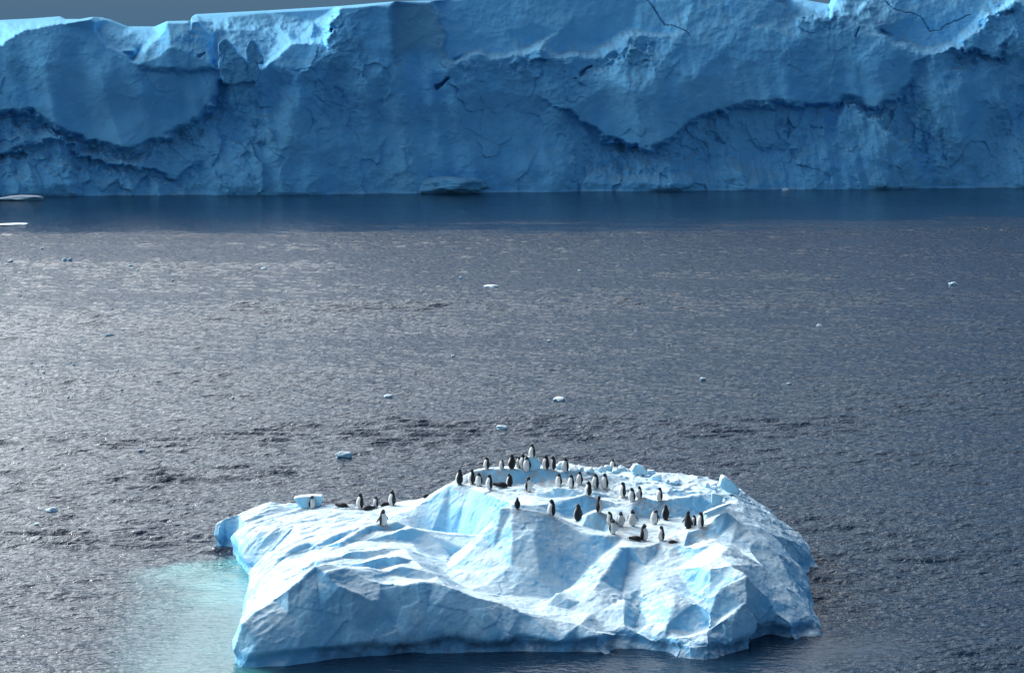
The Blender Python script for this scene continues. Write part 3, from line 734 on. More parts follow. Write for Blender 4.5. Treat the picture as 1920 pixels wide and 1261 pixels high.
def build_cliff():
    V, D, R, E = [], [], [], []

    def add(u, v, d, r):
        if r > 0.55 and v > 95: d = d + 1.7 * r
        V.append(Vector((u, v))); D.append(d); R.append(r); return len(V) - 1

    top = lambda u: np.interp(u, [t[0] for t in TOP], [t[1] for t in TOP])
    # bottom row and generic backing rows
    us = [-700, -500, -300, -150, 0, 100, 200, 300, 400, 500, 620, 740, 860, 960, 1060, 1160, 1260, 1380, 1500, 1620, 1740, 1820, 1905, 2100, 2400, 2700]
    b = [add(u, 385, 0.0, .2) for u in us]
    for a, c in zip(b, b[1:]): E.append((a, c))
    for u in us: add(u, 345, 0.5, .25)
    t = []
    for (u, v) in TOP:
        off = np.interp(u, [-700, 0, 120, 125, 160, 175, 185, 240, 300, 315, 357, 360, 632, 634, 740, 742, 812, 815, 1100, 1470, 1490, 1556, 1562, 1700, 2700],
                        [60, 60, 55, 45, 40, 9, 22, 28, 28, 10, 10, 50, 50, 9, 8, 10, 20, 14, 15, 13, 40, 40, 18, 18, 22])
        t.append(add(u, v, float(off), 0))
    for a, c in zip(t, t[1:]): E.append((a, c))
    for kind, pts in CL:
        ids = []
        for p in pts:
            if p[1] > top(p[0]) + 0.4: ids.append(add(*p))
        if kind == 'l':
            for a, c in zip(ids, ids[1:]): E.append((a, c))
    vo, eo, fo, ov, oe, of = delaunay_2d_cdt(V, E, [], 0, 0.3)
    Va = np.array([[v.x, v.y] for v in V]); Da = np.array(D); Ra = np.array(R)
    dd, rr = [], []
    for i, v in enumerate(vo):
        if ov[i]:
            dd.append(D[ov[i][0]]); rr.append(R[ov[i][0]])
        else:
            q = ((Va - np.array([v.x, v.y])) ** 2).sum(1); k = np.argsort(q)[:3]; w = 1 / (q[k] + 1e-2)
            dd.append(float((Da[k] * w).sum() / w.sum())); rr.append(float((Ra[k] * w).sum() / w.sum()))
    du, dv = 1.7, 1.25
    U = np.arange(-690, 2690, du)
    TT = top(U)
    rows = int(420 / dv)
    # rows parametrised from silhouette down to below the waterline
    S = np.linspace(0, 1, rows)
    UU = np.broadcast_to(U, (rows, len(U)))
    WB = wl(U) + 4
    VV = TT[None, :] * (1 - S[:, None]) + WB[None, :] * S[:, None]
    off = np.full(UU.shape, np.nan); rg = np.zeros(UU.shape)
    # rasterise each triangle
    for f in fo:
        ax, ay = vo[f[0]]; bx, by = vo[f[1]]; cx, cy = vo[f[2]]
        u0, u1 = min(ax, bx, cx), max(ax, bx, cx)
        i0, i1 = int(max(0, (u0 + 690) // du)), int(min(len(U), (u1 + 690) // du + 2))
        if i1 <= i0: continue
        den = (by - cy) * (ax - cx) + (cx - bx) * (ay - cy)
        if abs(den) < 1e-9: continue
        su, sv = UU[:, i0:i1], VV[:, i0:i1]
        l1 = ((by - cy) * (su - cx) + (cx - bx) * (sv - cy)) / den
        l2 = ((cy - ay) * (su - cx) + (ax - cx) * (sv - cy)) / den
        l3 = 1 - l1 - l2
        m = (l1 >= -1e-4) & (l2 >= -1e-4) & (l3 >= -1e-4)
        val = l1 * dd[f[0]] + l2 * dd[f[1]] + l3 * dd[f[2]]
        rv = l1 * rr[f[0]] + l2 * rr[f[1]] + l3 * rr[f[2]]
        off[:, i0:i1] = np.where(m, val, off[:, i0:i1]); rg[:, i0:i1] = np.where(m, rv, rg[:, i0:i1])
    # fill any gaps
    for r in range(rows):
        bad = np.isnan(off[r])
        if bad.any(): off[r, bad] = off[r - 1, bad] if r else 10.0
    # light blur so that edges are not triangulated creases
    for _ in range(3):
        off = (off + np.roll(off, 1, 0) + np.roll(off, -1, 0)) / 3 if False else off
        o2 = off.copy(); o2[:, 1:-1] = (off[:, :-2] + 2 * off[:, 1:-1] + off[:, 2:]) / 4
        o2[1:-1] = (o2[:-2] + 2 * o2[1:-1] + o2[2:]) / 4
        off = o2
    # ragged edges: look the relief up at jittered positions
    qw = np.stack([UU.ravel() / 11.0, np.zeros(UU.size), VV.ravel() / 11.0], 1)
    wa = smoothstep(0.05, 0.8, np.clip(rg, 0, 1)); wa = np.maximum(wa, 0.35)
    for _ in range(6):
        wa[1:-1, 1:-1] = np.maximum(wa[1:-1, 1:-1], 0.92 * np.maximum(np.maximum(wa[:-2, 1:-1], wa[2:, 1:-1]), np.maximum(wa[1:-1, :-2], wa[1:-1, 2:])))
    wu = (11 * fbm(qw, 3.2, 4, 71, .6)).reshape(UU.shape) * wa / du
    wv = (13 * fbm(qw, 2.6, 4, 73, .6)).reshape(UU.shape) * wa / dv
    wv *= smoothstep(0, 25, VV - TT[None, :]) * smoothstep(0, 12, WB[None, :] - VV); wu *= smoothstep(0, 25, VV - TT[None, :])
    ri, ci = np.meshgrid(np.arange(rows), np.arange(len(U)), indexing='ij')
    rf = np.clip(ri + wv, 0, rows - 1.001); cf_ = np.clip(ci + wu, 0, len(U) - 1.001)
    r0, c0 = rf.astype(int), cf_.astype(int); fr, fc_ = rf - r0, cf_ - c0
    def look(A): return (A[r0, c0] * (1 - fr) * (1 - fc_) + A[r0 + 1, c0] * fr * (1 - fc_) + A[r0, c0 + 1] * (1 - fr) * fc_ + A[r0 + 1, c0 + 1] * fr * fc_)
    off, rg = look(off), look(rg)
    pale = np.clip(-rg, 0, 1); rg = np.clip(rg, 0, 1)  # negative part: mask for light painted into the cliff colour
    # noise in world-like coordinates
    base = cliff_depth(UU)
    X = (UU - CU) / F * base; Zh = H - (VV - HZ) / F * base
    q = np.stack([X.ravel(), off.ravel() * 0.5, Zh.ravel()], 1)
    rgs = np.clip(rg, 0, 1)
    qc = np.stack([X.ravel() + .2 * Zh.ravel(), 0 * X.ravel(), Zh.ravel() * .22], 1)
    n = 1.6 * fbm(q, 18, 3, 3).reshape(UU.shape) + 1.8 * fbm(qc, 8, 3, 14).reshape(UU.shape) * smoothstep(60, 160, VV) + 0.20 * fbm(q, 2.4, 4, 9, 0.55).reshape(UU.shape) * (0.35 + rgs)
    face = smoothstep(-12, -2, -off)
    n = n * (0.45 + 0.55 * face)
    qa = np.stack([X.ravel() + 0.35 * Zh.ravel(), off.ravel() * .3, Zh.ravel() * 0.75], 1)
    rrn = ridged(qa, 3.4, 5, 4).reshape(UU.shape)
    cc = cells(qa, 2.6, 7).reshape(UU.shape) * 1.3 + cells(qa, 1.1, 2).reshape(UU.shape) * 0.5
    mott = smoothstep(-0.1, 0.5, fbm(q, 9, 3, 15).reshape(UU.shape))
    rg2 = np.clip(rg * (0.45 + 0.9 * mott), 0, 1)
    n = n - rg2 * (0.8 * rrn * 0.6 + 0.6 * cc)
    qf = np.stack([X.ravel() + 0.25 * Zh.ravel(), 0 * X.ravel(), Zh.ravel() * 0.16], 1)
    flute = ridged(qf, 2.2, 3, 33).reshape(UU.shape)
    fm = smoothstep(1290, 1330, UU) * (1 - smoothstep(1660, 1720, UU)) * smoothstep(205, 225, VV) + 0.5 * smoothstep(1620, 1760, UU) * smoothstep(60, 130, VV) + 0.35 * (1 - smoothstep(300, 450, UU)) * smoothstep(250, 290, VV)
    n = n - 0.35 * np.clip(fm, 0, 1) * flute
    qj = q + 0.8 * np.stack([pn(q, 2.2, 81), 0 * q[:, 0], pn(q, 2.2, 82)], 1)
    n = n + 1.1 * cells(qj, 5.5, 23, (1, 1, .7)).reshape(UU.shape) * (0.12 + rgs) * face
    n = n + 0.14 * cells(q, 1.6, 19).reshape(UU.shape) * face * (0.3 + rgs)
    crack = np.zeros(UU.shape)
    jit = 7 * pn(q, 3.2, 44).reshape(UU.shape) + 3.5 * pn(q, 1.1, 46).reshape(UU.shape)
    wj = 0.55 + 0.9 * smoothstep(-.3, .5, pn(q, 2.2, 47)).reshape(UU.shape)
    for pts, w, dep in CRACKS:
        us_ = [p[0] for p in pts]; vs_ = [p[1] for p in pts]
        i0 = max(0, int((min(us_) - 12 + 690) / du)); i1 = int((max(us_) + 12 + 690) / du)
        jk = .35 if w > 3.5 else 1.0
        su = UU[:, i0:i1] + jk * jit[:, i0:i1]; sv = VV[:, i0:i1] + jk * jit[:, i0:i1] * .8
        best = np.full(su.shape, 1e9)
        for (x0, y0), (x1, y1) in zip(pts, pts[1:]):
            L2 = (x1 - x0) ** 2 + (y1 - y0) ** 2
            tt = np.clip(((su - x0) * (x1 - x0) + (sv - y0) * (y1 - y0)) / L2, 0, 1)
            best = np.minimum(best, np.hypot(su - x0 - tt * (x1 - x0), sv - y0 - tt * (y1 - y0)))
        k = 1 - smoothstep(w * 0.2, w * 1.0, best / np.maximum(wj[:, i0:i1], .05))
        crack[:, i0:i1] = np.maximum(crack[:, i0:i1], k)
        n[:, i0:i1] += dep * .8 * k
    fade = smoothstep(-4, 6, wl(U)[None, :] - VV)
    edge = smoothstep(0, 3, VV - TT[None, :])
    n = n * (0.35 + 0.65 * fade) * (0.4 + 0.6 * edge)
    depth = base + off + n
    a = (UU - CU) / F; bb = (CV - VV) / F
    yy = CP + bb * SP; zz = -SP + bb * CP
    T = depth / yy
    P = np.stack([a * T, depth, H + zz * T], -1)
    # snow plateau carrying on behind the silhouette
    back = []
    for k, (dy, dz) in enumerate([(3, -0.15), (12, -0.2), (40, -0.6), (120, -3.0)]):
        row = P[0].copy(); row[:, 1] += dy; row[:, 0] *= 1 + dy / 400.0; row[:, 2] += dz
        back.append(row)
    foot = P[-1].copy(); foot[:, 2] -= 3.0
    full = np.concatenate([np.array(back[::-1]), P, foot[None]], 0)
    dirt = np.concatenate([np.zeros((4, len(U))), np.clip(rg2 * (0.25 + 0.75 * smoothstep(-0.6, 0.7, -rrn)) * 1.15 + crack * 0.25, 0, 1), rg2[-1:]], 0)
    me = grid_mesh('ice_cliff', full)
    # make sure the normals look at the camera
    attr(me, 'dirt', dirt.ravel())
    w0 = smoothstep(9, 22, off) * 0.0
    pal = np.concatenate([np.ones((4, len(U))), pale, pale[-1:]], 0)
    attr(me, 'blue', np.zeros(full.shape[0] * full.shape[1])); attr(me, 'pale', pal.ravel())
    me.flip_normals()
    return me


root = bpy.data.objects.new('ice_cliff', None)
scene.collection.objects.link(root)
root.location = (0, 0, 0)
tag(root, 'long towering wall of shadowed blue glacier ice filling the far side of the water', 'ice cliff')
cliff_me = build_cliff()
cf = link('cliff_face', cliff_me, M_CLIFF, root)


def lump(name, size, seed, rough=0.25, facets=0.35, sub=4, cut=None, mat=None, parent=None):
    """irregular piece of ice around the origin, resting on z=0"""
    bm = bmesh.new()
    bmesh.ops.create_icosphere(bm, subdivisions=sub, radius=1.0)
    P = np.array([v.co[:] for v in bm.verts])
    rs = np.random.RandomState(seed)
    # carve by random planes for a broken look
    for _ in range(9):
        nrm = rs.normal(size=3); nrm /= np.linalg.norm(nrm)
        dist = 0.62 + 0.3 * rs.rand()
        s = P @ nrm
        over = np.maximum(s - dist, 0)
        P = P - over[:, None] * nrm[None, :] * min(1, facets * 2.4)
    P = P * (1 + rough * 0.35 * fbm(P + seed * 3.1, 0.9, 3, seed % 7))[:, None]
    P = P * np.array(size) * 0.5
    for v, p in zip(bm.verts, P): v.co = p
    zmin = P[:, 2].min()
    for v in bm.verts: v.co.z -= zmin
    me = bpy.data.meshes.new(name); bm.to_mesh(me); bm.free()
    me.shade_smooth()
    o = link(name, me, mat or M_CHUNK, parent)
    return o


def prism(name, pix, d, thick, mat, parent=None, seed=1, lean=0.0, flat=False):
    """solid block whose front outline is given in picture points at depth d, thickness metres behind"""
    rs = random.Random(seed)
    front = [at_depth(u, v, d + rs.uniform(-.3, .3) * thick * .3) for u, v in pix]
    backp = [(x * 1.0 + rs.uniform(-.1, .1) * thick, y + thick * rs.uniform(.8, 1.1), z + lean - 0.08 * thick) for x, y, z in front]
    n = len(pix)
    bm = bmesh.new()
    a = [bm.verts.new(p) for p in front]; b = [bm.verts.new(p) for p in backp]
    bm.faces.new(a); bm.faces.new(b[::-1])
    for i in range(n): bm.faces.new((a[i], b[i], b[(i + 1) % n], a[(i + 1) % n]))
    bmesh.ops.recalc_face_normals(bm, faces=bm.faces)
    bmesh.ops.triangulate(bm, faces=[f for f in bm.faces if len(f.verts) > 4])
    bmesh.ops.bevel(bm, geom=list(bm.edges), offset=thick * .04, segments=1, affect='EDGES')
    bmesh.ops.triangulate(bm, faces=bm.faces)
    for _ in range(3):
        bmesh.ops.subdivide_edges(bm, edges=bm.edges, cuts=1, use_grid_fill=True)
        bmesh.ops.triangulate(bm, faces=bm.faces)
    P = np.array([v.co[:] for v in bm.verts])
    s = thick
    bm.normal_update()
    Nn = np.array([v.normal[:] for v in bm.verts])
    dd = 0.03 * s * fbm(P, s * .8, 3, seed) + (0.05 if flat else 0.015) * s * cells(P, s * (.22 if flat else .4), seed)
    for v, p, k, q in zip(bm.verts, P, Nn, dd): v.co = p + k * q
    me = bpy.data.meshes.new(name); bm.to_mesh(me); bm.free()
    if not flat: me.shade_smooth()
    return link(name, me, mat, parent)


dC = float(cliff_depth(440))
for pix_, off_, th_, sd_ in [
        ([(408, 83), (414, 76), (423, 73), (429, 80), (437, 84), (444, 97), (455, 108), (463, 121), (461, 134), (466, 150), (440, 158), (420, 154), (414, 140), (409, 122), (410, 104)], 2.0, 4.5, 3),
        ([(464, 82), (468, 76), (474, 75), (481, 85), (484, 94), (492, 106), (493, 113), (487, 119), (480, 117), (484, 132), (482, 152), (460, 154), (459, 140), (465, 126), (463, 108), (461, 92)], 2.3, 3.0, 5)]:
    pk = prism('ice_pinnacle', pix_, dC + off_, th_, M_CLIFF, root, sd_, 0.0, True)
    attr(pk.data, 'dirt', [0.12 + 0.1 * math.sin(i * .37) for i in range(len(pk.data.vertices))])
dM = float(cliff_depth(850))
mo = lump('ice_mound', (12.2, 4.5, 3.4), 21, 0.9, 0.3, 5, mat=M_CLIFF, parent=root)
x, y, z = at_depth(846, 350, dM - 0.2)
mo.location = (x, y, -0.7)
attr(mo.data, 'dirt', np.full(len(mo.data.vertices), 0.5))

# ------------------------------------------------------------------ sea
def build_sea():
    # fan of rows: fine where the picture looks, coarse out to the horizon
    near = 78.0 * np.exp(np.arange(0, 1, 1 / 1250.0) * math.log(400 / 78.0))
    rows_d = np.concatenate([np.array([-400, -50, 1.0, 20, 50, 66, 74]), near, np.array([402, 420, 500, 800, 1500, 3000, 6000, 14000])])
    s_in = np.linspace(-.30, .30, 800)
    cols = np.concatenate([np.array([-40, -8, -3, -1.2, -.7]), np.linspace(-.55, -.302, 150), s_in, np.linspace(.302, .55, 150), np.array([.7, 1.2, 3, 8, 40])])
    W = np.maximum(rows_d, 74.0)
    X = cols[None, :] * W[:, None]; Y = np.broadcast_to(rows_d[:, None], X.shape)
    x, y = X.ravel().copy(), Y.ravel().copy()
    poly = [at(*p)[:2] for p in OUT] + OUT_B
    best = np.full(x.shape, 1e9)
    for (x0, y0), (x1, y1) in zip(poly, poly[1:] + poly[:1]):
        L2 = (x1 - x0) ** 2 + (y1 - y0) ** 2
        t = np.clip(((x - x0) * (x1 - x0) + (y - y0) * (y1 - y0)) / L2, 0, 1)
        best = np.minimum(best, np.hypot(x - x0 - t * (x1 - x0), y - y0 - t * (y1 - y0)))
    wob = 1.4 * fbm(np.stack([x, y * .35, 0 * x], 1), 3.2, 2, 2)
    front = (1 - smoothstep(1.5, 7.0, best + wob)) * (1 - smoothstep(91, 97, y)) * smoothstep(-16, -10, x)
    leftz = (1 - smoothstep(1.5, 8.0, best + wob)) * (1 - smoothstep(104.5, 108.5, y + wob)) * (1 - smoothstep(-10, -6, x))
    yb = 280 + (x + 72) * 0.22
    lee = 0.85 * smoothstep(-16, 10, y - yb + 26 * pn(np.stack([x * .10, y * .7, 0 * x], 1), 14, 8) + 12 * fbm(np.stack([x * .35, y, 0 * x], 1), 5, 3, 18))
    calm = np.clip(np.maximum(np.maximum(front, leftz), lee), 0, 1)
    tq = (1 - smoothstep(0.5, 7.5, best + wob)) * (1 - smoothstep(-11.5, -9.5, x)) * (1 - smoothstep(107.8, 109.6, y + .25 * wob + 0.5 * np.maximum(-13 - x, 0)))
    tq = tq * (0.55 + 0.45 * smoothstep(96, 103, y))
    # wind streaks: stretched noise plus the rows of steeper chop seen in the water
    g = fbm(np.stack([x * 0.22 + y * .03, y, 0 * x], 1), 16, 3, 5)
    gust = 0.35 * smoothstep(0.0, 0.8, g)
    def band(x0, v0, x1, v1, w, k=1.0):
        ya, yb = 4000 * H / (v0 - HZ), 4000 * H / (v1 - HZ)
        t = (x - x0) / (x1 - x0)
        yy = ya + (yb - ya) * t
        ends = smoothstep(-.15, .15, t) * (1 - smoothstep(.85, 1.15, t))
        wn = w * 1.25 * (1 + .3 * pn(np.stack([x * .2, y * .3, 0 * x], 1), 3, 9))
        return k * np.exp(-((y - yy) / wn) ** 2) * ends
    gust = np.maximum(gust, band(-30, 575, -4, 568, 5))
    gust = np.maximum(gust, band(-40, 850, 10, 792, 4))
    gust = np.maximum(gust, band(-12, 830, 26, 800, 4))
    gust = np.maximum(gust, band(-36, 1025, -15, 1018, 2.6, 1.0))
    gust = np.maximum(gust, band(-28, 905, -12, 890, 2.4, .9))
    gust = np.maximum(gust, band(-60, 490, -18, 497, 4, .8))
    slick = 0.6 + 0.75 * smoothstep(-0.5, 0.5, fbm(np.stack([x * 0.16 - y * .02, y, 0 * x], 1), 11, 3, 25))
    rs = np.random.RandomState(3)
    z = np.zeros_like(x)
    sp = np.maximum(y, 78) * math.log(400 / 78.0) / 1250.0      # row spacing
    for k in range(54):
        lam = 0.4 * (3.6 / 0.4) ** rs.rand()
        th = rad(-96 + (34 if k % 2 else 16) * rs.normal())
        kx, ky = math.cos(th) * 2 * math.pi / lam, math.sin(th) * 2 * math.pi / lam
        a = 0.0060 * lam ** 0.85
        amp = a * (0.8 * slick + ((0.9 if lam < 2.2 else 0.4) if k % 2 == 0 else 0.3) * gust)
        if lam > 3: amp = amp * 0.8
        amp = amp * smoothstep(2.0, 3.4, lam / sp)
        ph = kx * x + ky * y + rs.rand() * 6.28
        z += amp * (np.sin(ph) + 0.25 * np.sin(2 * ph + 1.2))
    bandg = smoothstep(.35, .9, gust)
    for k in range(16):
        lam = 0.8 * 2.4 ** rs.rand()
        th = rad(-93 + 9 * rs.normal())
        z += 0.013 * lam * bandg * smoothstep(1.8, 3.0, lam / sp) * np.sin((math.cos(th) * x + math.sin(th) * y) * 2 * math.pi / lam + rs.rand() * 6.28)
    z *= (1 - 0.88 * calm) * smoothstep(60, 76, y) * (1 - smoothstep(380, 400, y)) * (1 - smoothstep(.48, .54, np.abs(x) / np.maximum(y, 74)))
    P = np.stack([X, Y, z.reshape(X.shape)], -1)
    me = grid_mesh('sea', P)
    if me.polygons[len(me.polygons) // 2].normal.z < 0: me.flip_normals()
    attr(me, 'calm', calm); attr(me, 'turquoise', tq)
    attr(me, 'gust', gust)
    o = link('sea', me, M_WATER)
    tag(o, kind='structure')
    return o


build_sea()

# ------------------------------------------------------------------ blocks lying on the floe
def block(pix, k, thick, label, seed, group=None, sink=0.0):
    u = sum(p[0] for p in pix) / len(pix); vb = max(p[1] for p in pix)
    hit = on_floe(u, vb - 1)
    d = hit.y if hit else k
    if k > 20 and hit is None: d = k
    o = prism('ice_block', pix, d - 0.05, thick, M_CHUNK, None, seed)
    tag(o, label, 'ice block', group)
    return o


block([(983, 858), (990, 855), (1003, 856), (1012, 864), (1014, 874), (1010, 882), (985, 882), (982, 870)], 112, 0.7,
      'small white ice block on the summit carrying the highest penguin', 4)
block([(550, 934), (560, 931), (585, 929), (603, 930), (604, 938), (598, 951), (580, 953), (562, 951)], 113, 0.8,
      'pale blue bowl shaped ice block behind the lone penguin at far left', 6)
block([(1184, 882), (1190, 871), (1196, 870), (1206, 876), (1216, 888), (1200, 891), (1186, 889)], 113, 0.8,
      'rounded white ice block on the skyline right of the uppermost lone penguin', 8)
block([(1213, 888), (1216, 881), (1227, 881), (1231, 889), (1222, 893)], 113, 0.4,
      'small white ice block touching the right side of the rounded skyline block', 9)
block([(1349, 912), (1353, 896), (1358, 892), (1366, 896), (1380, 908), (1390, 921), (1384, 928), (1362, 922)], 112, 0.9,
      'tall blue ice block standing up at the right shoulder of the floe', 12)
block([(1334, 947), (1335, 924), (1348, 927), (1357, 930), (1353, 944), (1343, 951)], 107, 0.35,
      'thin pale square ice slab standing below the tall block on the right shoulder', 14)
block([(1318, 962), (1345, 951), (1370, 942), (1373, 945), (1352, 957), (1330, 968)], 106, 0.4,
      'long flat white ice slab lying tilted below the thin square slab', 15)
rs = random.Random(5)
for i in range(26):
    u = rs.uniform(1045, 1345)
    vtop = float(np.interp(u, [1040, 1080, 1118, 1185, 1254, 1286, 1315, 1342], [873, 875, 877, 880, 893, 892, 897, 905]))
    v = vtop + rs.uniform(0, 9) + (4 if u > 1230 else 0)
    hit = on_floe(u, v)
    if hit is None: continue
    s = rs.uniform(0.22, 0.55)
    o = lump('ice_rubble', (s * rs.uniform(1, 1.5), s, s * rs.uniform(.6, 1)), 100 + i, 0.3, 0.4, 3)
    o.location = (hit.x, hit.y, hit.z - s * 0.18); o.rotation_euler.z = rs.uniform(0, 6)
    tag(o, 'small lump of white ice rubble along the rear rim of the floe', 'ice chunk', 'ice rubble along the rear rim of the floe')

# ------------------------------------------------------------------ floating brash
BRASH = [  # u, v(waterline), width px, height px, label
    (38, 376, 90, 10, 'flat white ice floe against the foot of the ice cliff at far left'),
    (1473, 358, 14, 5, 'small white ice floe against the foot of the cliff on the right'),
    (20, 422, 60, 3, 'thin sliver of white floating ice in the dark water below the cliff at left edge'),
    (121, 490, 9, 7, 'left of two small touching ice lumps floating at the upper left'),
    (131, 490, 9, 7, 'right of two small touching ice lumps floating at the upper left'),
    (20, 490, 12, 4, 'tiny ice lump floating at the left edge beside the two touching lumps'),
    (244, 499, 10, 3, 'tiny ice lump floating right of the two touching lumps'),
    (495, 505, 12, 4, 'tiny ice lump floating upper centre left of the picture'),
    (920, 538, 32, 4, 'long thin flat ice piece floating in the upper centre'),
    (864, 522, 8, 4, 'tiny ice lump just above the long thin flat piece'),
    (1088, 508, 9, 3, 'tiny ice lump floating above and right of the long thin piece'),
    (1787, 534, 19, 5, 'small white ice piece floating at the upper right'),
    (1537, 612, 13, 5, 'small curved ice piece floating in the right half of open water'),
    (205, 630, 18, 5, 'small ice piece floating alone in the bright glare at left'),
    (210, 580, 6, 3, 'tiny bright ice speck in the glare above the small piece at left'),
    (108, 541, 6, 3, 'tiny bright ice speck high in the glare at far left'),
    (728, 746, 17, 7, 'small pointed white ice piece floating left of centre'),
    (1050, 751, 27, 7, 'low white ice piece floating in the middle of the open water'),
    (941, 805, 22, 8, 'white ice piece floating just above the penguins on the summit'),
    (1318, 712, 12, 5, 'small double ice lump floating right of centre'),
    (645, 858, 36, 12, 'rounded blue grey growler floating behind the left half of the floe'),
    (97, 959, 24, 8, 'grey white ice lump floating alone at the lower left'),
    (70, 984, 14, 4, 'thin white ice fragment just below the grey lump at lower left'),
    (265, 845, 14, 3, 'thin flat ice fragment floating left of the blue grey growler'),
    (1030, 640, 10, 3, 'tiny ice fragment floating in mid water above the summit'),
    (850, 668, 9, 3, 'tiny ice fragment floating in mid water left of centre'),
    (1480, 720, 10, 3, 'tiny ice fragment floating in the right half below the curved piece'),
]
for i, (u, v, w, h, lab) in enumerate(BRASH):
    p = at_height(u, v, 0.0)
    k = p[1] / F
    sx = w * k; sz = max(h * k * 0.95, 0.12); sy = sx * 0.7
    if u == 38: sy = 4.0
    o = lump('ice_chunk', (sx, sy, sz * 1.6), 300 + i, 0.6, 0.3, 4 if w > 16 else 3)
    o.location = (p[0], p[1] + sy * .3, -sz * 0.55)
    o.rotation_euler.z = 0 if i in (0, 8) else (i * 0.7) % 0.6
    tag(o, lab, 'ice chunk', 'pieces of ice floating on the water')

# ------------------------------------------------------------------ penguins
def plain(name, col, rough=0.6, spec=0.3):
    m, nt, b = new_mat(name)
    n = N(nt, 'ShaderNodeTexNoise'); n.inputs['Scale'].default_value = 30
    tc = N(nt, 'ShaderNodeTexCoord'); nt.links.new(tc.outputs['Object'], n.inputs['Vector'])
    mx = N(nt, 'ShaderNodeMix', data_type='RGBA')
    mx.inputs[6].default_value = (*[c * .8 for c in col], 1); mx.inputs[7].default_value = (*[min(1, c * 1.15) for c in col], 1)
    nt.links.new(n.outputs[0], mx.inputs[0]); nt.links.new(mx.outputs[2], b.inputs['Base Color'])
    b.inputs['Roughness'].default_value = rough; b.inputs['Specular IOR Level'].default_value = spec
    return m


M_BLACK = plain('penguin_black', (0.012, 0.014, 0.018), 0.55)
M_BEAK = plain('penguin_beak', (0.05, 0.02, 0.015), 0.5)
M_FOOT = plain('penguin_foot', (0.30, 0.16, 0.13), 0.6)
M_EYE = plain('penguin_eye', (0.75, 0.75, 0.75), 0.3)


def plumage():
    m, nt, b = new_mat('penguin_plumage')
    a = N(nt, 'ShaderNodeAttribute', attribute_name='white')
    r = N(nt, 'ShaderNodeMapRange'); r.inputs[1].default_value, r.inputs[2].default_value = 0.42, 0.58
    nt.links.new(a.outputs['Fac'], r.inputs[0])
    n = N(nt, 'ShaderNodeTexNoise'); n.inputs['Scale'].default_value = 14; n.inputs['Detail'].default_value = 4
    tc = N(nt, 'ShaderNodeTexCoord'); nt.links.new(tc.outputs['Object'], n.inputs['Vector'])
    wm = N(nt, 'ShaderNodeMix', data_type='RGBA'); wm.inputs[6].default_value = (0.48, 0.49, 0.49, 1); wm.inputs[7].default_value = (0.68, 0.68, 0.66, 1)
    nt.links.new(n.outputs[0], wm.inputs[0])
    mx = N(nt, 'ShaderNodeMix', data_type='RGBA'); mx.inputs[6].default_value = (0.012, 0.014, 0.019, 1)
    nt.links.new(wm.outputs[2], mx.inputs[7]); nt.links.new(r.outputs[0], mx.inputs[0])
    nt.links.new(mx.outputs[2], b.inputs['Base Color'])
    b.inputs['Roughness'].default_value = 0.6; b.inputs['Specular IOR Level'].default_value = 0.25
    return m


M_PLUME = plumage()


def catmull(pts, n):
    pts = np.array(pts, float)
    out = []
    m = len(pts)
    for i in range(m - 1):
        p0 = pts[max(i - 1, 0)]; p1 = pts[i]; p2 = pts[i + 1]; p3 = pts[min(i + 2, m - 1)]
        for t in np.linspace(0, 1, n, endpoint=False):
            out.append(0.5 * ((2 * p1) + (-p0 + p2) * t + (2 * p0 - 5 * p1 + 4 * p2 - p3) * t * t + (-p0 + 3 * p1 - 3 * p2 + p3) * t ** 3))
    out.append(pts[-1])
    return np.array(out)


def tube_mesh(name, spine, up, seg=20, white=None, fat=1.0):
    """spine rows: x, y, z, half width, half depth. up: vector giving the 'front' side of the body."""
    S = catmull(spine, 4)
    C = S[:, :3]
    T = np.gradient(C, axis=0); T /= np.linalg.norm(T, axis=1)[:, None]
    co, wv = [], []
    for i in range(len(S)):
        t = T[i]
        f = np.array(up, float) - t * np.dot(up, t); f /= (np.linalg.norm(f) + 1e-9)
        s = np.cross(t, f)
        rw, rd = max(S[i, 3], .004) * fat, max(S[i, 4], .004) * fat
        for k in range(seg):
            a = 2 * math.pi * k / seg
            co.append(C[i] + f * math.cos(a) * rd + s * math.sin(a) * rw)
            tt = i / (len(S) - 1)
            wv.append(white(tt, math.cos(a)) if white else 0)
    n = len(S)
    faces = []
    for i in range(n - 1):
        for k in range(seg):
            faces.append((i * seg + k, i * seg + (k + 1) % seg, (i + 1) * seg + (k + 1) % seg, (i + 1) * seg + k))
    faces.append(tuple(range(seg))[::-1]); faces.append(tuple((n - 1) * seg + k for k in range(seg)))
    me = bpy.data.meshes.new(name)
    me.from_pydata([tuple(c) for c in co], [], faces)
    bm = bmesh.new(); bm.from_mesh(me); bmesh.ops.recalc_face_normals(bm, faces=bm.faces); bm.to_mesh(me); bm.free()
    me.shade_smooth(); me.update()
    if white: attr(me, 'white', wv)
    return me, C, T


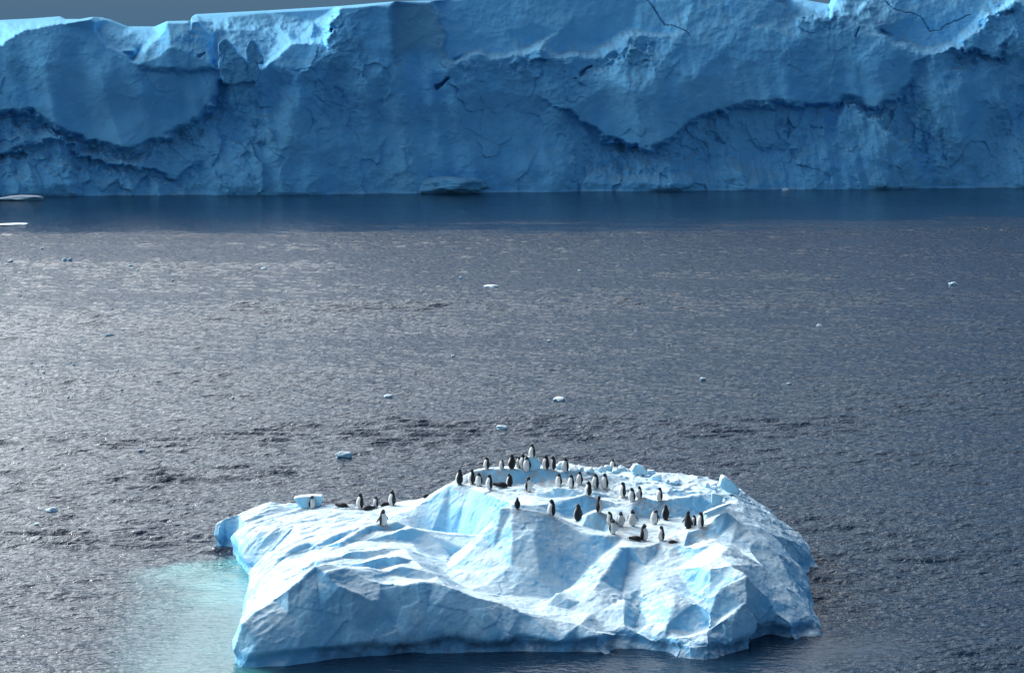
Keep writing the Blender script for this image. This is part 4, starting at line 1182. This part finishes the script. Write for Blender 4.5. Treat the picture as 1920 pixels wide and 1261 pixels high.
# local frame: +X is where the belly faces, +Z up. Standing bird 0.70 m tall.
BODY = [(-.045, 0, .035, .045, .040), (-.02, 0, .06, .085, .080), (0, 0, .12, .112, .108), (.018, 0, .21, .124, .122), (.022, 0, .31, .120, .118), (.010, 0, .40, .108, .104),
        (-.004, 0, .47, .090, .086), (-.010, 0, .52, .074, .070)]
HEADS = {
    'stoop': [(.004, 0, .56, .062, .064), (.022, 0, .595, .058, .062), (.045, 0, .625, .052, .057), (.064, 0, .640, .036, .040), (.074, 0, .646, .012, .012)],
    'upright': [(-.010, 0, .56, .062, .062), (.000, 0, .60, .058, .062), (.014, 0, .64, .052, .058), (.018, 0, .675, .036, .040), (.018, 0, .692, .012, .012)],
    'bowed': [(.005, 0, .555, .052, .054), (.035, 0, .585, .052, .056), (.070, 0, .600, .050, .054), (.098, 0, .592, .036, .036), (.112, 0, .585, .012, .012)],
    'left': [(-.004, .008, .56, .052, .054), (.0, .022, .60, .054, .054), (.004, .036, .635, .052, .052), (.006, .045, .668, .036, .038), (.006, .046, .684, .012, .012)],
    'right': [(-.004, -.008, .56, .052, .054), (.0, -.022, .60, .054, .054), (.004, -.036, .635, .052, .052), (.006, -.045, .668, .036, .038), (.006, -.046, .684, .012, .012)],
    'preening': [(-.002, .03, .545, .052, .054), (.012, .065, .560, .052, .052), (.020, .10, .552, .048, .048), (.022, .125, .535, .034, .034), (.022, .136, .525, .012, .012)],
    'skyward': [(-.010, 0, .57, .050, .052), (-.002, 0, .62, .048, .052), (.006, 0, .66, .046, .050), (.010, 0, .70, .034, .036), (.012, 0, .72, .012, .012)],
}
BEAKDIR = {'stoop': (.90, 0, -.42), 'upright': (.98, 0, -.12), 'bowed': (.75, 0, -.66), 'left': (.35, .92, -.15), 'right': (.35, -.92, -.15), 'preening': (.2, .62, -.75), 'skyward': (.55, 0, .83)}


def white_stand(t, c):
    # black throat and head above the neck, black back
    if t > 0.66: return 0.0
    edge = 0.0 if t < 0.5 else (t - 0.5) * 3.2
    return 0.5 + (c - (0.30 + edge)) * 1.6


_meshes = {}


def penguin_meshes(pose):
    if pose in _meshes: return _meshes[pose]
    head = pose if pose in HEADS else 'upright'
    if pose in ('lying', 'lying_up'):
        hd = [(.30, 0, .135, .056, .058), (.345, 0, .150, .050, .052), (.375, 0, .148, .040, .040), (.392, 0, .142, .012, .012)] if pose == 'lying' else \
             [(.24, 0, .19, .056, .058), (.265, 0, .24, .052, .054), (.285, 0, .275, .046, .050), (.295, 0, .30, .012, .012)]
        sp = [(-.26, 0, .06, .035, .03), (-.20, 0, .075, .085, .06), (-.10, 0, .10, .125, .095), (.02, 0, .112, .132, .105), (.12, 0, .115, .115, .098), (.20, 0, .125, .085, .08)] + hd
        me, C, T = tube_mesh('body', sp, (0, 0, -1), 20, lambda t, c: 0.0 if t > .74 else 0.5 + (c - .45) * 1.6, 1.35)
        bd = (.95, 0, -.2); tip = C[-2]
    else:
        sp = BODY + HEADS[head]
        me, C, T = tube_mesh('body', sp, (1, 0, 0.001), 20, white_stand, 1.30)
        bd = BEAKDIR[head]; tip = C[-7]
    me.materials.append(M_PLUME)
    bd = np.array(bd) / np.linalg.norm(bd)
    b0 = tip + bd * 0.032
    beak, _, _ = tube_mesh('beak', [(*b0, .018, .018), (*(b0 + bd * .025), .013, .013), (*(b0 + bd * .052 + np.array([0, 0, -.006])), .003, .003)], (0.01, 0.02, 1), 8)
    beak.materials.append(M_BEAK)
    side = np.cross(bd, (0, 0, 1)); side /= np.linalg.norm(side)
    eyes = []
    for s in (-1, 1):
        bm = bmesh.new(); bmesh.ops.create_icosphere(bm, subdivisions=1, radius=.010, matrix=Matrix.Translation(tuple(tip + side * s * .047 + np.array([0, 0, .012]) + bd * .015)))
        e = bpy.data.meshes.new('eye'); bm.to_mesh(e); bm.free(); e.materials.append(M_EYE); eyes.append(e)
    _meshes[pose] = (me, beak, eyes)
    return _meshes[pose]


def flipper_mesh(side, out, lying=False):
    key = ('f', side, out, lying)
    if key in _meshes: return _meshes[key]
    if lying:
        pts = [(.14, side * .105, .13, .012, .030), (.06, side * .135, .10, .016, .045), (-.04, side * .150, .065, .012, .038), (-.12, side * .150, .04, .006, .012)]
        up = (0, 0, 1)
    else:
        sp = .10 * out
        pts = [(-.012, side * .125, .435, .030, .014), (-.012, side * (.161 + sp * .5), .36, .046, .014), (-.016, side * (.173 + sp * 1.3), .27, .042, .011), (-.03, side * (.168 + sp * 2.0), .185, .012, .006)]
        up = (0, side, 0.001)
    me, _, _ = tube_mesh('flipper', pts, up, 8, lambda t, c: 0.1)
    me.materials.append(M_BLACK)
    _meshes[key] = me
    return me


def misc_meshes():
    if 'misc' in _meshes: return _meshes['misc']
    tail, _, _ = tube_mesh('tail', [(-.05, 0, .06, .040, .018), (-.10, 0, .035, .030, .010), (-.165, 0, .008, .010, .004)], (1, 0, 1), 8); tail.materials.append(M_BLACK)
    ltail, _, _ = tube_mesh('tail', [(-.24, 0, .06, .035, .016), (-.31, 0, .045, .026, .008), (-.38, 0, .035, .008, .004)], (0, 0, 1), 8); ltail.materials.append(M_BLACK)
    feet = []
    for s in (-1, 1):
        co = [(-.03, s * .05 - .018, .0), (-.03, s * .05 + .018, 0), (.085, s * .055 + .040, 0), (.10, s * .055, 0), (.085, s * .055 - .040, 0),
              (-.03, s * .05 - .014, .045), (-.03, s * .05 + .014, .045), (.08, s * .055 + .03, .010), (.09, s * .055, .012), (.08, s * .055 - .03, .010)]
        fc = [(0, 4, 3, 2, 1), (5, 6, 7, 8, 9), (0, 1, 6, 5), (1, 2, 7, 6), (2, 3, 8, 7), (3, 4, 9, 8), (4, 0, 5, 9)]
        f = mesh_from('foot', co, fc, False); f.materials.append(M_FOOT); feet.append(f)
    _meshes['misc'] = (tail, ltail, feet)
    return _meshes['misc']


GROUP = 'penguins of the colony on the floe'


def penguin(u, v, px, heading, pose, label, out=0.0, yaw=0.0, roll=0.0, fixed=None):
    hit = fixed or on_floe(u, v)
    k = 0
    while hit is None and k < 40:
        v += 1; k += 1; hit = on_floe(u, v)
    if hit is None: print('NO HIT', u, v, label); return
    rootp = bpy.data.objects.new('penguin', None)
    scene.collection.objects.link(rootp)
    s = px / F * hit.y / 0.70 / CP if not pose.startswith('lying') else px / F * hit.y / 0.66
    s = min(max(s, 0.72), 1.25)
    rootp.location = (hit.x, hit.y, hit.z - 0.012)
    rootp.rotation_euler = (0, roll, rad(heading))
    rootp.scale = (s, s, s)
    tag(rootp, label, 'penguin', GROUP)
    body, beak, eyes = penguin_meshes(pose)
    tail, ltail, feet = misc_meshes()
    ly = pose.startswith('lying')
    link('body', body, None, rootp); link('beak', beak, None, rootp)
    for e in eyes: link('eye', e, None, rootp)
    for sd in (-1, 1): link('flipper', flipper_mesh(sd, out, ly), None, rootp)
    link('tail', ltail if ly else tail, None, rootp)
    if not ly:
        for f in feet: link('foot', f, None, rootp)
    return rootp


PENGUINS = [
    (998, 857, 26, 215, 'right', 'penguin standing highest of all on the small ice block at the summit', 0),
    (913, 879, 24, 200, 'bowed', 'leftmost penguin on the top terrace, belly lit, standing apart', 0),
    (941, 879, 20, 215, 'preening', 'hunched preening penguin between the leftmost terrace bird and the tall dark one', 0),
    (960, 879, 28, 140, 'upright', 'tall dark penguin seen from behind with one flipper held out on the top terrace', .5),
    (973, 877, 22, 200, 'left', 'small penguin tucked behind and right of the dark bird with the open flipper', 0),
    (981, 878, 28, 190, 'upright', 'dark penguin standing just left of the summit block', 0),
    (988, 883, 29, 240, 'upright', 'penguin with white belly to the viewer in front of the summit block', 0),
    (1024, 880, 28, 192, 'bowed', 'penguin with bowed head just right of the summit block', 0),
    (1037, 881, 27, 188, 'upright', 'penguin close behind the bowed one right of the summit block', 0),
    (1060, 884, 28, 222, 'bowed', 'broad dark shouldered penguin at the right end of the top terrace group', 0),
    (862, 908, 29, 150, 'upright', 'leftmost penguin above the blue bowl, dark back turned', 0),
    (885, 907, 28, 185, 'right', 'second penguin from the left above the blue bowl', 0),
    (898, 911, 26, 240, 'upright', 'third penguin from the left above the blue bowl with white belly', 0),
    (918, 917, 28, 205, 'upright', 'penguin at the foot of the terrace wall left of the lying bird', 0),
    (956, 912, 25, 150, 'bowed', 'dark backed penguin standing behind the lying bird below the terrace wall', 0),
    (941, 913, 27, 180, 'lying', 'black penguin lying flat below the terrace wall facing left', 0),
    (991, 921, 28, 320, 'upright', 'lone penguin facing right in the middle below the terrace wall', 0),
    (1048, 911, 25, 225, 'upright', 'left of three penguins on the mound below the right end of the terrace', 0),
    (1071, 914, 26, 218, 'upright', 'middle of three penguins on the mound below the right end of the terrace', 0),
    (1087, 908, 25, 225, 'upright', 'right and rear of three penguins on the mound below the terrace', 0),
    (1104, 929, 28, 178, 'upright', 'penguin stepping down alone in front of the three on the mound', 0),
    (1117, 915, 29, 205, 'bowed', 'dark shouldered penguin, left of the close pair right of the mound', 0),
    (1134, 916, 29, 222, 'upright', 'white bellied penguin, right of the close pair right of the mound', 0),
    (970, 953, 21, 85, 'upright', 'small penguin seen from behind on the crest of the big front peak', 0),
    (1035, 967, 32, 198, 'upright', 'penguin walking down the snow edge right of the big front peak', 0),
    (1084, 976, 32, 125, 'upright', 'black backed penguin standing alone in the snowy hollow at centre', 0),
    (1123, 960, 30, 345, 'skyward', 'penguin on top of the square ice block facing right with head raised', 0),
    (1149, 880, 21, 228, 'upright', 'lone penguin on the skyline right of the summit', 0),
    (1168, 931, 28, 195, 'upright', 'left of three penguins standing close together right of centre', 0),
    (1185, 940, 27, 225, 'upright', 'front penguin of the close three right of centre', 0),
    (1199, 934, 24, 215, 'upright', 'rear right penguin of the close three right of centre', 0),
    (1237, 938, 25, 212, 'upright', 'single penguin above the blue wall on the right', 0),
    (1186, 985, 31, 262, 'upright', 'broad white fronted penguin facing the viewer on the lower plateau', .35),
    (1164, 986, 28, 265, 'upright', 'slim white fronted penguin left of the broad one on the lower plateau', 0),
    (1144, 982, 25, 200, 'bowed', 'penguin bending forward with a raised flipper behind another on the lower plateau', 1.0),
    (1149, 1000, 28, 300, 'upright', 'front left penguin of the lower plateau turned to the right', 0),
    (1227, 983, 31, 240, 'preening', 'penguin twisting its head round to preen on the lower plateau', .2),
    (1248, 974, 28, 130, 'upright', 'dark penguin with back turned against the blue wall', 0),
    (1290, 991, 34, 30, 'skyward', 'black penguin with tail and flippers out at the left of the right hand group', .9),
    (1302, 984, 20, 195, 'bowed', 'half hidden penguin in the middle of the right hand group', 0),
    (1314, 988, 29, 200, 'upright', 'rightmost penguin of the colony standing on the block edge', 0),
    (1207, 1013, 32, 335, 'upright', 'upright penguin seen from behind beside the front lying bird', 0),
    (1194, 1013, 25, 180, 'lying', 'black penguin lying on the snow at the front of the lower plateau', 0),
    (1240, 1013, 28, 212, 'upright', 'penguin standing just left of the curled up bird at the front', 0),
    (1260, 1018, 17, 330, 'lying', 'curled black penguin lying at the front right of the lower plateau', 0),
    (585, 953, 25, 315, 'upright', 'lone penguin in front of the bowl shaped block at the far left', 0),
    (676, 953, 29, 200, 'upright', 'penguin standing at the left of the left slope group', 0),
    (689, 956, 25, 0, 'lying', 'black penguin lying in front of the left slope group', 0),
    (705, 951, 22, 212, 'upright', 'smaller penguin in the middle of the left slope group', 0),
    (643, 951, 24, 175, 'lying', 'flat black penguin lying at the rear edge of the left slope', 0),
    (736, 947, 29, 200, 'upright', 'penguin standing at the right of the left slope group', 0),
    (721, 948, 20, 15, 'lying', 'half hidden black penguin lying behind the right bird of the left slope group', 0),
    (798, 932, 17, 20, 'lying', 'barely visible penguin head poking over the rear rim of the blue bowl', 0),
    (718, 985, 32, 325, 'upright', 'lone penguin walking down the left slope with flippers out', 1.0),
]
for ip, p in enumerate(PENGUINS):
    u, v, px, hd, pose, lab, out = p
    if pose == 'upright' and ip % 3 != 1: pose = 'stoop'
    px *= 1.07
    fx = None
    if v == 857:
        # standing on the summit block
        dg = bpy.context.evaluated_depsgraph_get(); dg.update()
        ob = [o for o in scene.objects if o.name == 'ice_block'][0]
        t = BVHTree.FromObject(ob, dg)
        hh = t.ray_cast(Vector((0, 0, H)), Vector(ray(u, v + 1)).normalized())
        fx = hh[0] if hh[0] else None
    penguin(u, v, px, hd, pose, lab, out, fixed=fx)

# droppings and trodden snow around the birds
feet_xy = [(o.location.x, o.location.y) for o in scene.objects if o.type == 'EMPTY' and o.name.startswith('penguin')]
fm_ = floe.data
P = np.zeros(len(fm_.vertices) * 3, np.float32); fm_.vertices.foreach_get('co', P); P = P.reshape(-1, 3).astype(float)
st_ = np.zeros(len(P))
for k, (fx, fy) in enumerate(feet_xy):
    r = 0.55 + 0.25 * ((k * 7) % 5) / 4
    st_ += 0.55 * np.exp(-((P[:, 0] - fx) ** 2 + ((P[:, 1] - fy - .2) / 1.5) ** 2) / r ** 2)
attr(fm_, 'stain', np.clip(st_, 0, 0.6))

# tiny brash in the glare
rs = random.Random(77)
tiny = []
for k in range(3):
    tiny.append(lump('ice_fragment', (1, 1, 1), 500 + k, 0.5, 0.3, 2))
for i in range(34):
    if i % 3:
        u, v = rs.uniform(0, 480), rs.uniform(455, 950)
    else:
        u, v = rs.gauss(60, 40) % 480, rs.gauss(720, 30)
    p = at_height(u, v, 0.0)
    o = tiny[i % 3] if i < 3 else tiny[i % 3].copy()
    if i >= 3: scene.collection.objects.link(o)
    w = rs.uniform(4, 8) * p[1] / F
    o.scale = (w, w * .7, w * rs.uniform(.45, .7)); o.location = (p[0], p[1], 0.0); o.rotation_euler = (0, 0, rs.uniform(0, 6))
    zone = 'in the far silvery glare at left' if v < 600 else ('in the middle silvery water near the left edge' if v < 790 else 'in the near grey water left of the iceberg')
    tag(o, 'tiny white ice fragment drifting ' + zone, 'ice fragment', 'tiny ice fragments drifting ' + zone)
